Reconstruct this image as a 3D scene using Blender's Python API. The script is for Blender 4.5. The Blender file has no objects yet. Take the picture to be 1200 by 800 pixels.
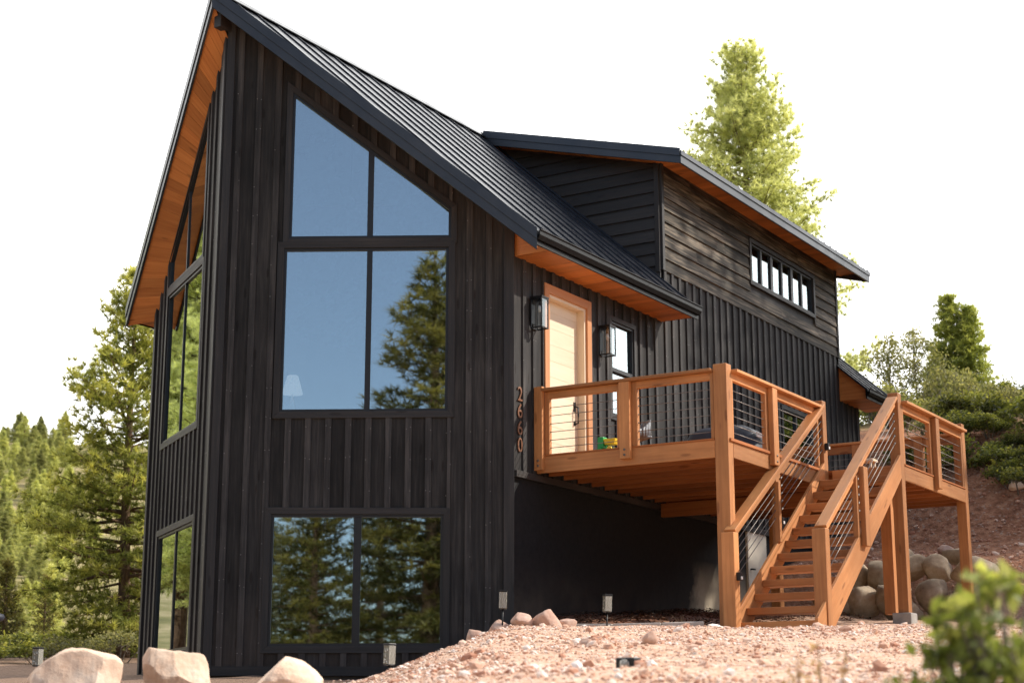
import bpy, bmesh, math, random
import numpy as np
from mathutils import Vector, Matrix
random.seed(7)
scene = bpy.context.scene
col = scene.collection
R = math.radians
V3 = Vector
UP = V3((0, 0, 1))

# ------------------------------------------------------------------ objects
WL = {}                                   # world location of every parent


def tag(o, label=None, cat=None, group=None, kind=None):
    if label: o['label'] = label
    if cat: o['category'] = cat
    if group: o['group'] = group
    if kind: o['kind'] = kind
    return o


def empty(name, loc, label, cat, group=None):
    o = bpy.data.objects.new(name, None)
    col.objects.link(o)
    o.location = loc
    o.empty_display_size = 0.2
    WL[o.name] = V3(loc)
    return tag(o, label, cat, group)


def copy_tree(o, parent=None):
    c = o.copy()
    col.objects.link(c)
    if parent is not None:
        c.parent = parent
        c.matrix_parent_inverse = Matrix.Identity(4)
    for ch in o.children:
        copy_tree(ch, c)
    return c


def place(proto, first, loc, rz=0.0, s=1.0, label=None, group=None, cat=None):
    o = proto if first else copy_tree(proto)
    o.location = loc
    o.rotation_euler = (0, 0, rz)
    o.scale = (s, s, s) if not isinstance(s, tuple) else s
    if label: o['label'] = label
    if group: o['group'] = group
    if cat: o['category'] = cat
    return o


class MB:
    """collects closed pieces and links them as one mesh object"""

    def __init__(self):
        self.v, self.f, self.uv, self.t, self.m, self.s = [], [], [], [], [], []

    def add(self, pts, faces, long=None, tone=None, mat=0, smooth=False):
        b = len(self.v)
        pts = [V3(p) for p in pts]
        self.v += [tuple(p) for p in pts]
        if long is None:
            lo = [min(p[i] for p in pts) for i in range(3)]
            hi = [max(p[i] for p in pts) for i in range(3)]
            d = [hi[i] - lo[i] for i in range(3)]
            k = d.index(max(d))
            long = V3((k == 0, k == 1, k == 2))
        long = V3(long).normalized()
        if tone is None: tone = random.random()
        ou, ov = random.random() * 40, random.random() * 40
        for f in faces:
            self.f.append([b + i for i in f])
            n = (pts[f[1]] - pts[f[0]]).cross(pts[f[2]] - pts[f[1]])
            if n.length < 1e-12: n = V3((0, 0, 1))
            n.normalize()
            u = long - n * long.dot(n)
            if u.length < 0.3:
                u = V3((1, 0, 0)) if abs(n.x) < 0.8 else V3((0, 1, 0))
                u = u - n * u.dot(n)
            u.normalize()
            w = n.cross(u)
            self.uv.append([(pts[i].dot(u) + ou, pts[i].dot(w) + ov) for i in f])
            self.t.append(tone)
            self.m.append(mat)
            self.s.append(smooth)

    def hexa(self, p, **k):
        self.add(p, [(0, 3, 2, 1), (4, 5, 6, 7), (0, 1, 5, 4), (1, 2, 6, 5), (2, 3, 7, 6), (3, 0, 4, 7)], **k)

    def box(self, x0, x1, y0, y1, z0, z1, **k):
        self.hexa([(x0, y0, z0), (x1, y0, z0), (x1, y1, z0), (x0, y1, z0),
                   (x0, y0, z1), (x1, y0, z1), (x1, y1, z1), (x0, y1, z1)], **k)

    def prism(self, poly, vec, **k):
        vec = V3(vec)
        a = [V3(p) for p in poly]
        n = len(a)
        pts = a + [p + vec for p in a]
        fs = [tuple(reversed(range(n))), tuple(range(n, 2 * n))]
        fs += [(i, (i + 1) % n, n + (i + 1) % n, n + i) for i in range(n)]
        self.add(pts, fs, **k)

    def beam(self, p, q, w, h, up=UP, **k):
        p, q = V3(p), V3(q)
        d = (q - p).normalized()
        s = d.cross(V3(up)).normalized()
        u = s.cross(d).normalized()
        o = [(-w / 2, -h / 2), (w / 2, -h / 2), (w / 2, h / 2), (-w / 2, h / 2)]
        pts = [p + s * a + u * b for a, b in o] + [q + s * a + u * b for a, b in o]
        k.setdefault('long', d)
        self.hexa(pts, **k)

    def tube(self, path, rad, n=6, smooth=True, cap=True, **k):
        path = [V3(p) for p in path]
        if not hasattr(rad, '__len__'): rad = [rad] * len(path)
        pts, fs = [], []
        for i, p in enumerate(path):
            d = (path[min(i + 1, len(path) - 1)] - path[max(i - 1, 0)]).normalized()
            a = V3((0, 0, 1)) if abs(d.z) < 0.9 else V3((1, 0, 0))
            s = d.cross(a).normalized()
            u = s.cross(d)
            for j in range(n):
                t = 2 * math.pi * j / n
                pts.append(p + (s * math.cos(t) + u * math.sin(t)) * rad[i])
        for i in range(len(path) - 1):
            for j in range(n):
                fs.append((i * n + j, i * n + (j + 1) % n, (i + 1) * n + (j + 1) % n, (i + 1) * n + j))
        if cap:
            fs.append(tuple(reversed(range(n))))
            fs.append(tuple(range((len(path) - 1) * n, len(path) * n)))
        k.setdefault('long', path[-1] - path[0] if (path[-1] - path[0]).length > 1e-6 else UP)
        self.add(pts, fs, smooth=smooth, **k)

    def lathe(self, prof, c, n=20, **k):
        self.tube([V3(c) + V3((0, 0, z)) for r, z in prof], [max(r, 1e-4) for r, z in prof], n=n, **k)

    def build(self, name, mats, parent=None, loc=None, bevel=0.0):
        if not isinstance(mats, (list, tuple)): mats = [mats]
        off = V3((0, 0, 0))
        if parent is not None: off = WL[parent.name]
        elif loc is not None: off = V3(loc)
        me = bpy.data.meshes.new(name)
        me.from_pydata([(a - off.x, b - off.y, c - off.z) for a, b, c in self.v], [], self.f)
        uvl = me.uv_layers.new(name='UVMap')
        flat = [c for f in self.uv for p in f for c in p]
        uvl.data.foreach_set('uv', flat)
        at = me.attributes.new('tone', 'FLOAT', 'FACE')
        at.data.foreach_set('value', self.t)
        for m in mats: me.materials.append(m)
        me.polygons.foreach_set('material_index', self.m)
        me.polygons.foreach_set('use_smooth', self.s)
        bm = bmesh.new()
        bm.from_mesh(me)
        bmesh.ops.recalc_face_normals(bm, faces=bm.faces)
        bm.to_mesh(me)
        bm.free()
        o = bpy.data.objects.new(name, me)
        col.objects.link(o)
        if parent is not None:
            o.parent = parent
            WL[o.name] = off
        else:
            o.location = off
            WL[o.name] = V3(off)
        if bevel:
            b = o.modifiers.new('bevel', 'BEVEL')
            b.width = bevel
            b.segments = 2
            b.limit_method = 'ANGLE'
        return o


def fast_mesh(name, V, F, mat, attrs=None, smooth=False):
    V = np.ascontiguousarray(V, dtype=np.float32)
    F = np.ascontiguousarray(F, dtype=np.int32)
    m, k = F.shape
    me = bpy.data.meshes.new(name)
    me.vertices.add(len(V))
    me.vertices.foreach_set('co', V.ravel())
    me.loops.add(m * k)
    me.loops.foreach_set('vertex_index', F.ravel())
    me.polygons.add(m)
    me.polygons.foreach_set('loop_start', np.arange(m, dtype=np.int32) * k)
    me.update(calc_edges=True)
    if attrs:
        for an, av in attrs.items():
            av = np.ascontiguousarray(av, dtype=np.float32)
            if av.ndim == 1:
                a = me.attributes.new(an, 'FLOAT', 'POINT')
                a.data.foreach_set('value', av)
            else:
                a = me.attributes.new(an, 'FLOAT_COLOR', 'POINT')
                a.data.foreach_set('color', av.ravel())
    me.polygons.foreach_set('use_smooth', np.full(m, smooth))
    me.materials.append(mat)
    me.validate()
    return me


def link_mesh(name, me, parent=None, loc=None):
    o = bpy.data.objects.new(name, me)
    col.objects.link(o)
    if parent is not None: o.parent = parent
    if loc is not None: o.location = loc
    return o


# ------------------------------------------------------------------ materials
class NT:
    def __init__(self, name):
        self.m = bpy.data.materials.new(name)
        self.m.use_nodes = True
        self.t = self.m.node_tree
        self.t.nodes.clear()
        self.out = self.t.nodes.new('ShaderNodeOutputMaterial')

    def n(self, typ, ins=None, **props):
        x = self.t.nodes.new('ShaderNode' + typ)
        for k, v in props.items(): setattr(x, k, v)
        for k, v in (ins or {}).items():
            s = x.inputs[k]
            if hasattr(v, 'links'): self.t.links.new(v, s)
            else: s.default_value = v
        return x

    def ramp(self, fac, stops, interp='LINEAR'):
        r = self.n('ValToRGB')
        e = r.color_ramp.elements
        r.color_ramp.interpolation = interp
        while len(e) < len(stops): e.new(0.5)
        for i, (p, c) in enumerate(stops):
            e[i].position = p
            e[i].color = (*c, 1) if len(c) == 3 else c
        self.t.links.new(fac, r.inputs[0])
        return r.outputs[0]

    def math(self, op, a, b=0.0, c=0.0, clamp=False):
        x = self.n('Math', operation=op, use_clamp=clamp)
        for i, v in enumerate((a, b, c)):
            if hasattr(v, 'links'): self.t.links.new(v, x.inputs[i])
            else: x.inputs[i].default_value = v
        return x.outputs[0]

    def mix(self, fac, a, b, blend='MIX'):
        x = self.n('Mix', data_type='RGBA', blend_type=blend)
        for i, v in ((0, fac), (6, a), (7, b)):
            if hasattr(v, 'links'): self.t.links.new(v, x.inputs[i])
            elif i == 0: x.inputs[0].default_value = v
            else: x.inputs[i].default_value = (*v, 1)
        return x.outputs[2]

    def noise(self, vec, scale, detail=4.0, rough=0.55):
        x = self.n('TexNoise', {'Scale': scale, 'Detail': detail, 'Roughness': rough})
        if vec is not None: self.t.links.new(vec, x.inputs['Vector'])
        return x.outputs[0]

    def bump(self, h, strength=0.3, dist=0.01):
        return self.n('Bump', {'Strength': strength, 'Distance': dist, 'Height': h}).outputs[0]

    def finish(self, sh):
        self.t.links.new(sh, self.out.inputs[0])
        return self.m

    def principled(self, **k):
        names = {'color': 'Base Color', 'rough': 'Roughness', 'metal': 'Metallic', 'normal': 'Normal',
                 'spec': 'Specular IOR Level', 'coat': 'Coat Weight', 'alpha': 'Alpha', 'trans': 'Transmission Weight'}
        ins = {}
        for a, v in k.items():
            if a == 'color' and not hasattr(v, 'links'): v = (*v, 1)
            ins[names[a]] = v
        return self.finish(self.n('BsdfPrincipled', ins).outputs[0])


def stained_wood(name, stops, rough=0.6, spec=0.35, tone=(0.6, 1.35), knots=True, weather=0.0, bumpd=0.004, dust=None):
    n = NT(name)
    uv = n.n('UVMap', uv_map='UVMap').outputs[0]
    g = n.n('Mapping', {'Vector': uv, 'Scale': (1.3, 26, 1)}).outputs[0]
    f = n.noise(g, 1.0, 7, 0.62)
    g2 = n.n('Mapping', {'Vector': uv, 'Scale': (0.7, 5, 1)}).outputs[0]
    f2 = n.noise(g2, 1.0, 4, 0.5)
    s = n.math('ADD', n.math('MULTIPLY', f, 0.65), n.math('MULTIPLY', f2, 0.35))
    c = n.ramp(s, stops)
    t = n.n('Attribute', attribute_name='tone').outputs['Fac']
    k = n.n('MapRange', {0: t, 1: 0.0, 2: 1.0, 3: tone[0], 4: tone[1]}).outputs[0]
    rgb = n.n('CombineColor', {0: k, 1: k, 2: k}).outputs[0]
    c = n.mix(1.0, c, rgb, 'MULTIPLY')
    if knots:
        g3 = n.n('Mapping', {'Vector': uv, 'Scale': (1.6, 6.5, 1)}).outputs[0]
        vd = n.n('TexVoronoi', {'Vector': g3, 'Scale': 1.0, 'Randomness': 1.0}).outputs['Distance']
        kn = n.ramp(vd, [(0.0, (1, 1, 1)), (0.10, (0.8, 0.8, 0.8)), (0.16, (0, 0, 0))])
        c = n.mix(n.math('MULTIPLY', kn, 0.6), c, n.mix(1.0, c, (0.3, 0.22, 0.18), 'MULTIPLY'))
    if weather:
        pos = n.n('NewGeometry').outputs['Position']
        w = n.noise(pos, 0.7, 5, 0.6)
        wr = n.ramp(w, [(0.35, (1 - weather,) * 3), (0.7, (1 + weather * 0.5,) * 3)])
        c = n.mix(1.0, c, wr, 'MULTIPLY')
    if dust:
        pos = n.n('NewGeometry').outputs['Position']
        z = n.n('SeparateXYZ', {0: pos}).outputs[2]
        dz = n.n('MapRange', {0: z, 1: dust[0], 2: dust[1], 3: 0.45, 4: 0.0}).outputs[0]
        dn = n.math('MULTIPLY', dz, n.noise(pos, 3.0, 5, 0.7))
        c = n.mix(dn, c, (0.16, 0.11, 0.08))
    b = n.bump(f, 0.5, bumpd)
    r = n.n('MapRange', {0: f, 1: 0.3, 2: 0.7, 3: rough - 0.08, 4: rough + 0.12}).outputs[0]
    return n.principled(color=c, rough=r, spec=spec, normal=b)


def plain(name, c, rough=0.5, metal=0.0, spec=0.5, var=0.12, scale=12.0, bump=0.0):
    n = NT(name)
    pos = n.n('TexCoord').outputs['Object']
    f = n.noise(pos, scale, 4, 0.6)
    cc = n.ramp(f, [(0.3, tuple(x * (1 - var) for x in c)), (0.7, tuple(min(1, x * (1 + var)) for x in c))])
    kw = dict(color=cc, rough=n.n('MapRange', {0: f, 1: 0.3, 2: 0.7, 3: max(0.02, rough - 0.06), 4: min(1, rough + 0.06)}).outputs[0],
              metal=metal, spec=spec)
    if bump: kw['normal'] = n.bump(f, bump, 0.01)
    return n.principled(**kw)


M_BLACK = stained_wood('black_stained_wood', [(0.28, (0.020, 0.0192, 0.0190)), (0.5, (0.046, 0.0432, 0.0422)), (0.70, (0.095, 0.086, 0.080))],
                       rough=0.66, spec=0.16, tone=(0.62, 1.5), weather=0.30, dust=(-0.7, 0.5))
M_BTRIM = stained_wood('black_trim_wood', [(0.25, (0.016, 0.015, 0.0148)), (0.5, (0.032, 0.029, 0.028)), (0.75, (0.064, 0.056, 0.051))],
                       rough=0.55, spec=0.35, tone=(0.8, 1.3))
M_LAP = stained_wood('black_lap_siding', [(0.28, (0.022, 0.0195, 0.017)), (0.48, (0.064, 0.056, 0.047)), (0.66, (0.34, 0.275, 0.205))],
                     rough=0.66, spec=0.10, tone=(0.55, 1.5), weather=0.3)
M_CEDAR = stained_wood('cedar_deck_wood', [(0.25, (0.42, 0.155, 0.052)), (0.5, (0.59, 0.25, 0.088)), (0.75, (0.73, 0.35, 0.14))],
                       rough=0.55, spec=0.35, tone=(0.66, 1.2), weather=0.26)
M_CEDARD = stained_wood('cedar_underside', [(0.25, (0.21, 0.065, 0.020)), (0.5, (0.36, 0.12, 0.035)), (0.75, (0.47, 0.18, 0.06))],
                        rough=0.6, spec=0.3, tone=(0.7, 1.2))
M_SOFFIT = stained_wood('cedar_soffit', [(0.25, (0.44, 0.125, 0.030)), (0.5, (0.62, 0.215, 0.055)), (0.75, (0.74, 0.31, 0.095))],
                        rough=0.5, spec=0.35, tone=(0.72, 1.15))
M_DOORTRIM = stained_wood('door_trim_wood', [(0.25, (0.46, 0.17, 0.062)), (0.5, (0.58, 0.25, 0.10)), (0.75, (0.66, 0.33, 0.15))],
                          rough=0.5, tone=(0.9, 1.1), knots=False)
M_DOOR = stained_wood('pale_door_wood', [(0.2, (0.78, 0.61, 0.42)), (0.5, (0.84, 0.68, 0.49)), (0.8, (0.88, 0.74, 0.56))],
                      rough=0.45, tone=(0.94, 1.05), knots=False)
M_ROOF = plain('black_roof_metal', (0.011, 0.013, 0.019), rough=0.28, metal=0.0, spec=0.28, var=0.25, scale=3)
M_FASCIA = plain('dark_fascia_metal', (0.046, 0.052, 0.062), rough=0.36, metal=0.3, spec=0.6, var=0.2, scale=2)
M_GUTTER = plain('black_gutter_metal', (0.0035, 0.0035, 0.004), rough=0.45, spec=0.25, var=0.2)
M_FRAME = plain('black_window_frame', (0.016, 0.016, 0.018), rough=0.42, spec=0.5)
M_IRON = plain('black_iron', (0.010, 0.010, 0.011), rough=0.42, metal=0.2, spec=0.5)
M_STEEL = plain('steel_cable', (0.20, 0.18, 0.165), rough=0.42, metal=0.6)
M_COPPER = plain('bronze_numbers', (0.24, 0.11, 0.06), rough=0.45, metal=0.3)
M_NAIL = plain('nail_head', (0.32, 0.30, 0.28), rough=0.4, metal=0.2)
M_WHITE = plain('white_paint', (0.78, 0.77, 0.74), rough=0.55, var=0.05)
M_CREAM = plain('cream_panel', (0.70, 0.63, 0.52), rough=0.6, var=0.1, scale=3)
M_GREY = plain('grey_plastic', (0.16, 0.165, 0.18), rough=0.5)
M_NAVY = plain('navy_cover', (0.018, 0.022, 0.036), rough=0.6, var=0.3, scale=5, bump=0.3)
M_RED = plain('red_patch', (0.55, 0.06, 0.06), rough=0.5)
M_GREEN = plain('toy_green', (0.02, 0.38, 0.08), rough=0.4)
M_YELLOW = plain('toy_yellow', (0.85, 0.65, 0.04), rough=0.4)
M_SHADE = plain('lamp_shade_cloth', (0.92, 0.91, 0.88), rough=0.8, var=.02)
M_LIT = plain('glowing_lamp_shade', (0.92, 0.91, 0.88), rough=0.8, var=.02)
for nd in M_LIT.node_tree.nodes:
    if nd.type == 'BSDF_PRINCIPLED':
        nd.inputs['Emission Color'].default_value = (1.0, .97, .92, 1)
        nd.inputs['Emission Strength'].default_value = .5
M_INT = plain('interior_wall', (0.30, 0.27, 0.23), rough=0.8)
M_CURB = plain('curb_concrete', (0.46, 0.41, 0.36), rough=0.9, var=0.25, scale=9, bump=0.5)
M_FOOT = plain('footing_concrete', (0.33, 0.31, 0.28), rough=0.9, var=0.2, scale=9, bump=0.5)


def pane_mat(name, refl, tint=(0.8, 0.84, 0.85), gcol=(0.86, 0.97, 1.0), wave=0.0015):
    n = NT(name)
    pos = n.n('NewGeometry').outputs['Position']
    fr = n.n('Fresnel', {'IOR': 1.5}).outputs[0]
    fac = n.math('ADD', n.math('MULTIPLY', fr, 1.0 - refl), refl, clamp=True)
    tr = n.n('BsdfTransparent', {'Color': (*tint, 1)}).outputs[0]
    gl = n.n('BsdfGlossy', {'Color': (*gcol, 1), 'Roughness': 0.012}).outputs[0]
    mx = n.n('MixShader', {0: fac, 1: tr, 2: gl})
    return n.finish(mx.outputs[0])


M_GLASS = pane_mat('window_glass', 0.45)
M_LGLASS = pane_mat('lantern_glass', 0.10, (0.9, 0.92, 0.93))


def concrete_wall():
    n = NT('painted_foundation')
    pos = n.n('NewGeometry').outputs['Position']
    sp = n.n('SeparateXYZ', {0: pos})
    f = n.noise(pos, 2.2, 6, 0.6)
    f2 = n.noise(pos, 14, 4, 0.6)
    base = n.ramp(f2, [(0.3, (0.011, 0.012, 0.014)), (0.7, (0.019, 0.019, 0.021))])
    dz = n.n('MapRange', {0: sp.outputs[2], 1: 0.15, 2: 1.15, 3: 0.85, 4: 0.0}).outputs[0]
    dust = n.math('MULTIPLY', n.math('MULTIPLY', dz, dz), n.math('MULTIPLY_ADD', f, 1.4, -0.2), clamp=True)
    c = n.mix(dust, base, (0.20, 0.155, 0.115))
    # sunlit patch put into the colour as tan concrete, feathered at its edges
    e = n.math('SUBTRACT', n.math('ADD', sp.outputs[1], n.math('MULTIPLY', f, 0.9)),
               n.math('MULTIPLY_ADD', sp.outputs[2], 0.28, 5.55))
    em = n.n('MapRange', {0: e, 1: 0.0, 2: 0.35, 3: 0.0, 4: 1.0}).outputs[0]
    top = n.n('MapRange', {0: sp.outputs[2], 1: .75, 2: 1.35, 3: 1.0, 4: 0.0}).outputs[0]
    lit_tan = n.ramp(f, [(0.3, (0.36, 0.30, 0.22)), (0.7, (0.55, 0.47, 0.36))])
    c = n.mix(n.math('MULTIPLY', em, top), c, lit_tan)
    return n.principled(color=c, rough=0.8, spec=0.3, normal=n.bump(f2, 0.35, 0.006))


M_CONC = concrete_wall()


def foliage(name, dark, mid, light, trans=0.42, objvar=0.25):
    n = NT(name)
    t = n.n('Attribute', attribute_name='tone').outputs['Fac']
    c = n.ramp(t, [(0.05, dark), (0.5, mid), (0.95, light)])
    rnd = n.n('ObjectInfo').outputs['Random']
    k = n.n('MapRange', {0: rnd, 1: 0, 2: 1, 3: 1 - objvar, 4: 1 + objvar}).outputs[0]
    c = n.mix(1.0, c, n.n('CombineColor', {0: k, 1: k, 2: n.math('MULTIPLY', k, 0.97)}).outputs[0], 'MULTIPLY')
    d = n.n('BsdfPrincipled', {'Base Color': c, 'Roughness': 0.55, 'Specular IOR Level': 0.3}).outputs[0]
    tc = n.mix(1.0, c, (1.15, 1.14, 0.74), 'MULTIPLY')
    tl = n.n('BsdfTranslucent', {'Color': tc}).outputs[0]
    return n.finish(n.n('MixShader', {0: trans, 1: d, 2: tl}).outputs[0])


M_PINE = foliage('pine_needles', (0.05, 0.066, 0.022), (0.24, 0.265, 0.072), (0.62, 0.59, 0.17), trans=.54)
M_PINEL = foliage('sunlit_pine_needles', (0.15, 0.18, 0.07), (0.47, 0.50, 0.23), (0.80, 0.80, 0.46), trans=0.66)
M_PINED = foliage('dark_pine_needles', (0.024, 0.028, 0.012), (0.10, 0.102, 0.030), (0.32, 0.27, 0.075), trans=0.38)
M_FAR = foliage('distant_conifer_needles', (0.19, 0.22, 0.09), (0.42, 0.44, 0.18), (0.62, 0.60, 0.27), trans=0.45, objvar=0.4)
M_JUN = foliage('juniper_scales', (0.10, 0.13, 0.035), (0.29, 0.33, 0.085), (0.55, 0.56, 0.17))
M_LEAF = foliage('broad_leaves', (0.10, 0.11, 0.045), (0.25, 0.24, 0.10), (0.42, 0.38, 0.17), trans=0.5)
M_SHRUB = foliage('brush_leaves', (0.05, 0.065, 0.02), (0.22, 0.235, 0.055), (0.60, 0.55, 0.13), trans=0.45, objvar=0.35)
M_FSHRUB = foliage('manzanita_leaves', (0.06, 0.08, 0.02), (0.20, 0.24, 0.055), (0.52, 0.52, 0.17), trans=0.48)
M_DRY = foliage('dry_weed', (0.30, 0.18, 0.10), (0.50, 0.34, 0.22), (0.66, 0.50, 0.36), trans=0.4)


def bark(name, a, b):
    n = NT(name)
    pos = n.n('TexCoord').outputs['Object']
    m = n.n('Mapping', {'Vector': pos, 'Scale': (5, 5, 1.2)}).outputs[0]
    f = n.noise(m, 3.0, 6, 0.65)
    return n.principled(color=n.ramp(f, [(0.35, a), (0.65, b)]), rough=0.9, spec=0.15, normal=n.bump(f, 0.8, 0.03))


M_BARK = bark('pine_bark', (0.075, 0.048, 0.034), (0.24, 0.155, 0.105))
M_BARKG = bark('grey_bark', (0.13, 0.11, 0.09), (0.34, 0.30, 0.25))


def rock_mat(name, a, b, c):
    n = NT(name)
    pos = n.n('TexCoord').outputs['Object']
    f = n.noise(pos, 2.6, 8, 0.65)
    f2 = n.noise(pos, 17, 5, 0.7)
    s = n.math('ADD', n.math('MULTIPLY', f, 0.7), n.math('MULTIPLY', f2, 0.3))
    rnd = n.n('ObjectInfo').outputs['Random']
    k = n.n('MapRange', {0: rnd, 1: 0, 2: 1, 3: 0.75, 4: 1.15}).outputs[0]
    cc = n.mix(1.0, n.ramp(s, [(0.3, a), (0.52, b), (0.7, c)]), n.n('CombineColor', {0: k, 1: k, 2: k}).outputs[0], 'MULTIPLY')
    return n.principled(color=cc, rough=0.88, spec=0.25, normal=n.bump(s, 0.7, 0.03))


M_SAND = rock_mat('pale_sandstone', (0.58, 0.34, 0.22), (0.80, 0.59, 0.44), (0.90, 0.77, 0.64))
M_PINKR = rock_mat('pink_rock', (0.40, 0.22, 0.16), (0.60, 0.40, 0.31), (0.78, 0.62, 0.52))
M_BOULD = rock_mat('brown_grey_boulder', (0.24, 0.17, 0.115), (0.46, 0.36, 0.255), (0.62, 0.53, 0.42))


def gravel_mat():
    n = NT('gravel_stones')
    t = n.n('Attribute', attribute_name='tone').outputs['Fac']
    c = n.ramp(t, [(0.0, (0.46, 0.22, 0.14)), (0.4, (0.68, 0.43, 0.31)), (0.75, (0.84, 0.64, 0.51)), (1.0, (0.92, 0.85, 0.78))])
    pos = n.n('TexCoord').outputs['Object']
    f = n.noise(pos, 60, 3, 0.6)
    return n.principled(color=n.mix(0.4, c, n.mix(1.0, c, n.ramp(f, [(0.3, (0.55, 0.5, 0.5)), (0.7, (1.2, 1.2, 1.2))]), 'MULTIPLY')), rough=0.9, spec=0.2)


M_GRAVEL = gravel_mat()


def ground_mat():
    n = NT('ground_surface')
    a = n.n('Attribute', attribute_name='mask').outputs['Color']
    s = n.n('SeparateColor', {0: a})
    pos = n.n('NewGeometry').outputs['Position']
    v = n.n('TexVoronoi', {'Vector': pos, 'Scale': 26.0})
    vb = n.n('SeparateColor', {0: v.outputs['Color']}).outputs[0]
    f = n.noise(pos, 0.5, 6, 0.6)
    f2 = n.noise(pos, 7, 6, 0.65)
    g = n.ramp(vb, [(0.0, (0.46, 0.27, 0.185)), (0.5, (0.66, 0.45, 0.33)), (1.0, (0.82, 0.68, 0.56))])
    g = n.mix(n.math('MULTIPLY', f2, 0.8), g, (0.52, 0.30, 0.19))
    soil = n.ramp(f2, [(0.3, (0.12, 0.050, 0.028)), (0.5, (0.29, 0.130, 0.075)), (0.7, (0.46, 0.25, 0.155))])
    peb = n.ramp(vb, [(0.9, (0, 0, 0)), (0.94, (1, 1, 1))])
    soil = n.mix(n.math('MULTIPLY', peb, 0.7), soil, (0.34, 0.25, 0.20))
    veg = n.ramp(f, [(0.3, (0.12, 0.115, 0.045)), (0.5, (0.26, 0.22, 0.095)), (0.7, (0.47, 0.36, 0.21))])
    c = n.mix(s.outputs[0], (0.26, 0.17, 0.12), g)
    c = n.mix(s.outputs[1], c, soil)
    c = n.mix(s.outputs[2], c, veg)
    h = n.math('ADD', n.math('MULTIPLY', v.outputs['Distance'], -0.6), f2)
    return n.principled(color=c, rough=0.95, spec=0.12, normal=n.bump(h, 0.8, 0.03))


M_GROUND = ground_mat()


def mulch_mat():
    n = NT('bark_mulch_chips')
    t = n.n('Attribute', attribute_name='tone').outputs['Fac']
    return n.principled(color=n.ramp(t, [(0.0, (0.035, 0.018, 0.012)), (0.6, (0.12, 0.06, 0.035)), (1.0, (0.26, 0.15, 0.09))]), rough=0.9, spec=0.15)


M_MULCH = mulch_mat()

# ------------------------------------------------------------------ camera
CAM = V3((11.564, -18.716, -1.25))
YAW, PITCH = R(31.783), R(13.005)
cd = bpy.data.cameras.new('camera')
cd.lens = 58.474
cd.sensor_width = 36.0
cd.clip_start = 0.05
cd.clip_end = 3000
cd.dof.use_dof = True
cd.dof.focus_distance = 21.5
cd.dof.aperture_fstop = 2.2
co = bpy.data.objects.new('camera', cd)
col.objects.link(co)
co.location = CAM
co.rotation_euler = (R(90) + PITCH, 0, YAW)
scene.camera = co

# ------------------------------------------------------------------ terrain
def sst(a, b, x):
    t = np.clip((x - a) / (b - a), 0, 1)
    return t * t * (3 - 2 * t)


def vnoise(x, y, s, seed):
    rg = np.random.default_rng(seed)
    tab = rg.random((64, 64))
    u, v = x / s, y / s
    i, j = np.floor(u).astype(int), np.floor(v).astype(int)
    fu, fv = u - i, v - j
    fu, fv = fu * fu * (3 - 2 * fu), fv * fv * (3 - 2 * fv)
    q = lambda a, b: tab[a % 64, b % 64]
    return (q(i, j) * (1 - fu) + q(i + 1, j) * fu) * (1 - fv) + (q(i, j + 1) * (1 - fu) + q(i + 1, j + 1) * fu) * fv - 0.5


RW = np.array([-60, -10, 0, 4, 9, 12, 14.5, 17, 18.3, 20, 22, 24, 27, 30, 45, 80, 400])
RZ = np.array([-4.5, -3.3, -2.85, -2.1, -1.03, -.77, -.53, -.31, -.215, -.12, -.02, .18, .36, .5, .7, 1.0, 2.0])
LW = np.array([-60, -10, 0, 5, 9, 14, 17, 20, 22, 26, 30, 40, 60, 400])
LZ = np.array([-4.5, -3.3, -2.85, -1.9, -1.3, -1.02, -.88, -.76, -.65, -.5, -.25, .3, .9, 2.0])
HY = np.array([-100, 7.4, 7.9, 8.4, 9.2, 10.4, 11.2, 14.3, 16, 25, 40, 60, 100, 400])
HZ = np.array([0, 0, .45, .95, 1.1, 1.25, 1.5, 3.9, 4.3, 6.3, 8.4, 10.5, 13.5, 20])


def height(x, y):
    x = np.asarray(x, float)
    y = np.asarray(y, float)
    dx, dy = x - 11.564, y + 18.716
    s = dx * 0.85 + dy * 0.527
    w = -dx * 0.527 + dy * 0.85
    t = sst(-1.75, 0.15, s + 0.25 * vnoise(x, y, 1.7, 3))
    zr, zl = np.interp(w, RW, RZ), np.interp(w, LW, LZ)
    z = zl + (zr - zl) * t
    yy = y + 0.35 * np.maximum(0, x - 5) + 0.5 * vnoise(x, y, 2.5, 8) * sst(9, 12, y)
    hm = sst(-9, -3, x - 0.12 * np.maximum(0, y - 20))
    inside = sst(0.15, -0.25, x) * sst(13.9, 13.2, y)
    z = z + np.interp(yy, HY, HZ) * hm * (1 - inside)
    z = z + .13 * sst(2.9, 1.4, x) * sst(-.5, .9, y) * sst(8, 6.5, y) * sst(-1.2, -.2, x)
    rr = np.hypot(x, y)
    left = sst(-8, -35, x + 0.25 * y)
    z = z + left * np.interp(rr, [0, 42, 60, 120, 190, 240, 420], [0, 0, 2.6, 15, 31, 37, 40]) \
        * (1 + 0.22 * vnoise(x, y, 33, 5))
    z = z + 0.085 * vnoise(x, y, 0.9, 11) * sst(2, 8, np.hypot(dx, dy)) + 0.03 * vnoise(x, y, 0.35, 12)
    z = z + 0.5 * vnoise(x, y, 14, 21) * sst(45, 90, rr)
    far = sst(260, 900, rr)
    return z * (1 - far) + far * 18


def gz(x, y): return float(height(np.array([x]), np.array([y]))[0])


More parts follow.
